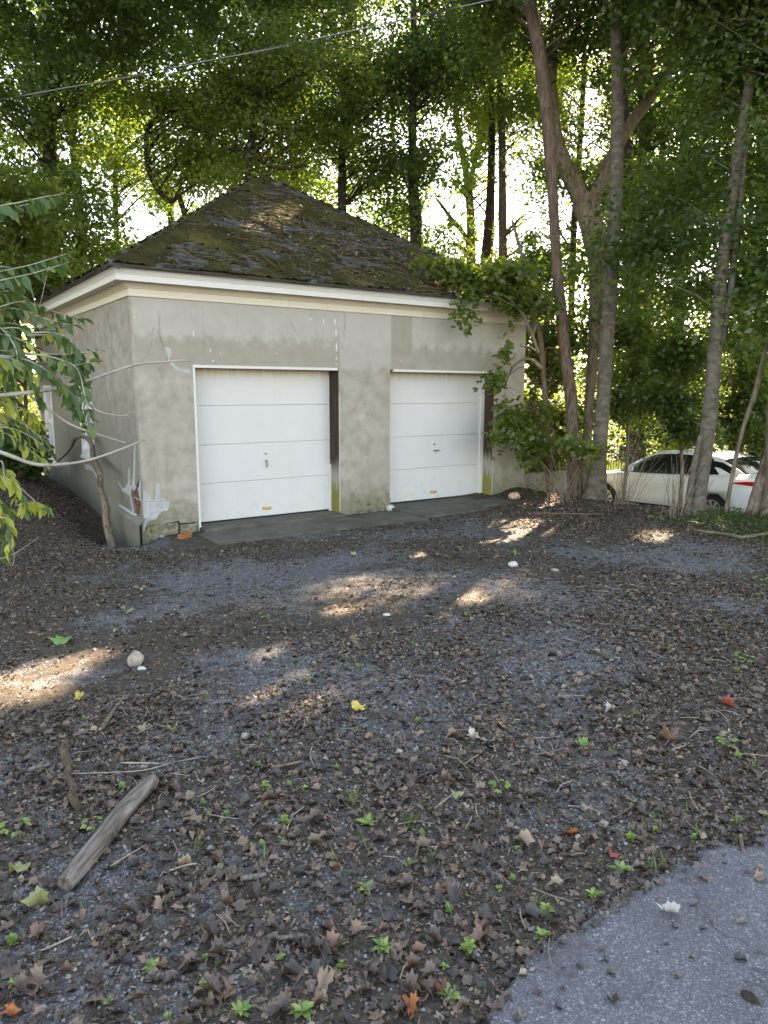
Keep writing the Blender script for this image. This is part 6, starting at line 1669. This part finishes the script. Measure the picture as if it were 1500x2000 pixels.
stone('rock', 411, 1655, 14, 11, 'gravel_bits', 'grey pebble right of the log', 18)
stone('rock', 1405, 1884, 15, 11, 'bark_mid', 'small brown nut on the asphalt', 19, 'nut')
stone('rock', 1498, 1640, 12, 8, 'rock', 'pale pebble at the right end of the asphalt edge', 22)
stone('rock', 755, 1200, 15, 6, 'rock_white', 'flat white chip above the sunlit patch', 23)
p = on_ground(361, 1050); q = MB(); q.box((-.085, -.05, -.02), (.085, .05, .052), jit=.008)
o = q.build('loose_brick', M['brick_orange'], bevel=.008); o.location = (p[0], p[1], gz(p[0], p[1])); o.rotation_euler = (.05, -.06, .5); tag(o, 'broken orange brick lying beside the left door', 'brick')

def stick(name, pts, mt, label, n=40, sides=14, amp=.08, cat='stick', rise=.9, seed=0, knots=()):
    P, R = [], []
    for x, y, w_ in pts:
        p = on_ground(x, y); d = (p - CAM) @ FW; r = w_ / FPX * d / 2; p = p.copy(); p[2] = gz(p[0], p[1]) + r * rise + .004; P.append(p); R.append(r)
    c0 = np.array(P[len(P) // 2])
    q, A = rough_trunk(np.array(P) - c0, np.array(R), n, sides, amp, 0, seed)
    m_ = sides; L = len(q.v)
    q.f.append(tuple(reversed(range(m_)))); q.sm.append(False); q.f.append(tuple(range(L - m_, L))); q.sm.append(False)
    for kx in knots:
        i = int(kx[0] * (n - 1)); p = A[i, :3]; q.tube([p, p + np.array(kx[1]) * A[i, 3] * 1.25, p + np.array(kx[1]) * A[i, 3] * 1.5], [A[i, 3] * .5, A[i, 3] * .35, A[i, 3] * .1], 8)
    o = q.build(name, M[mt], None, recalc=True); o.location = c0; return tag(o, label, cat)
stick('log', [(128, 1742, 33), (160, 1703, 38), (198, 1655, 37), (232, 1610, 35), (262, 1575, 32), (288, 1547, 29), (299, 1535, 25)], 'log', 'weathered bare log lying in the leaf litter at the left', 60, 22, .10, 'log', .8, 3, knots=[(.42, (.6, -.6, .3))])
stick('bark_stick', [(140, 1456, 14), (129, 1466, 20), (128, 1482, 17), (136, 1505, 15), (131, 1522, 14), (145, 1545, 15), (141, 1562, 15), (154, 1584, 14)], 'bark_stick', 'short crooked stick of rotting bark above the log', 36, 12, .2, seed=5)
stick('twig', [(200, 1425, 9), (215, 1402, 8), (232, 1378, 6), (238, 1370, 4)], 'twig', 'short grey stick above the log', 14, 7, .15, seed=6)
stick('twig', [(58, 1510, 10), (80, 1502, 9), (98, 1497, 6)], 'log', 'pale splinter left of the bark stick', 10, 7, .1, seed=7)
stick('twig', [(120, 1515, 3.4), (200, 1513, 3.4), (280, 1508, 3), (340, 1492, 2.6), (400, 1480, 2)], 'twig_pale', 'long thin straw across the litter above the log', 24, 5, .05, seed=8, rise=1.5)
stick('twig', [(235, 1494, 4), (300, 1495, 4), (310, 1496, 3)], 'twig_pale', 'thin straight straw above the log', 10, 5, .05, seed=9, rise=1.5)
stick('twig', [(530, 1502, 7), (560, 1498, 7), (590, 1490, 5)], 'twig', 'grey twig beside the uppermost sprout in the middle', 10, 6, .1, seed=10)
stick('twig', [(60, 1868, 5), (100, 1852, 5), (140, 1833, 4)], 'twig_pale', 'thin stick at the bottom left', 12, 5, .1, seed=11)
stick('twig', [(470, 1722, 9), (500, 1718, 10), (520, 1712, 6)], 'log', 'short driftwood splinter below the middle', 12, 7, .15, seed=12)
stick('twig', [(540, 1838, 8), (570, 1836, 9), (600, 1832, 7)], 'log', 'grey wood splinter at the bottom middle', 12, 7, .15, seed=13)
stick('twig', [(1380, 1776, 3), (1420, 1783, 3.5), (1465, 1792, 3)], 'twig', 'thin brown twig on the asphalt', 12, 5, .1, seed=14, rise=2.5)
stick('twig', [(1240, 1325, 10), (1265, 1333, 9), (1285, 1345, 7)], 'bark_dark', 'dark rotten stick on the right', 12, 7, .15, seed=15)
stick('twig', [(1446, 1640, 8), (1448, 1655, 7), (1450, 1672, 5)], 'twig', 'short grey stick lying over the asphalt edge at the right', 8, 6, .1, seed=16, rise=2)
stick('twig', [(330, 1705, 4), (360, 1695, 4), (385, 1690, 3)], 'twig_pale', 'pale straw right of the log', 8, 5, .1, seed=17, rise=1.5)
stick('twig', [(395, 1742, 6), (420, 1715, 6), (450, 1700, 4)], 'twig', 'forked thin stick on bare dirt below the middle', 10, 6, .1, seed=18)
stick('branch', [(1040, 1005, 2.5), (1120, 1006, 2.5), (1180, 1007, 2)], 'twig', 'long thin dead branch on the sunlit litter near the trunks', 14, 5, .08, seed=19, rise=2)
stick('branch', [(1360, 1040, 5), (1420, 1048, 6), (1450, 1054, 7), (1500, 1046, 6)], 'twig_stem', 'pale dead branch at the foot of the twin-stemmed trunk', 16, 7, .12, seed=20, rise=1.3)
stick('twig', [(1448, 1952, 14), (1462, 1960, 20), (1475, 1966, 14), (1485, 1972, 5)], 'bark_dark', 'dark crumpled plant scrap on the asphalt in the bottom right corner', 14, 8, .35, seed=21, rise=1.2)
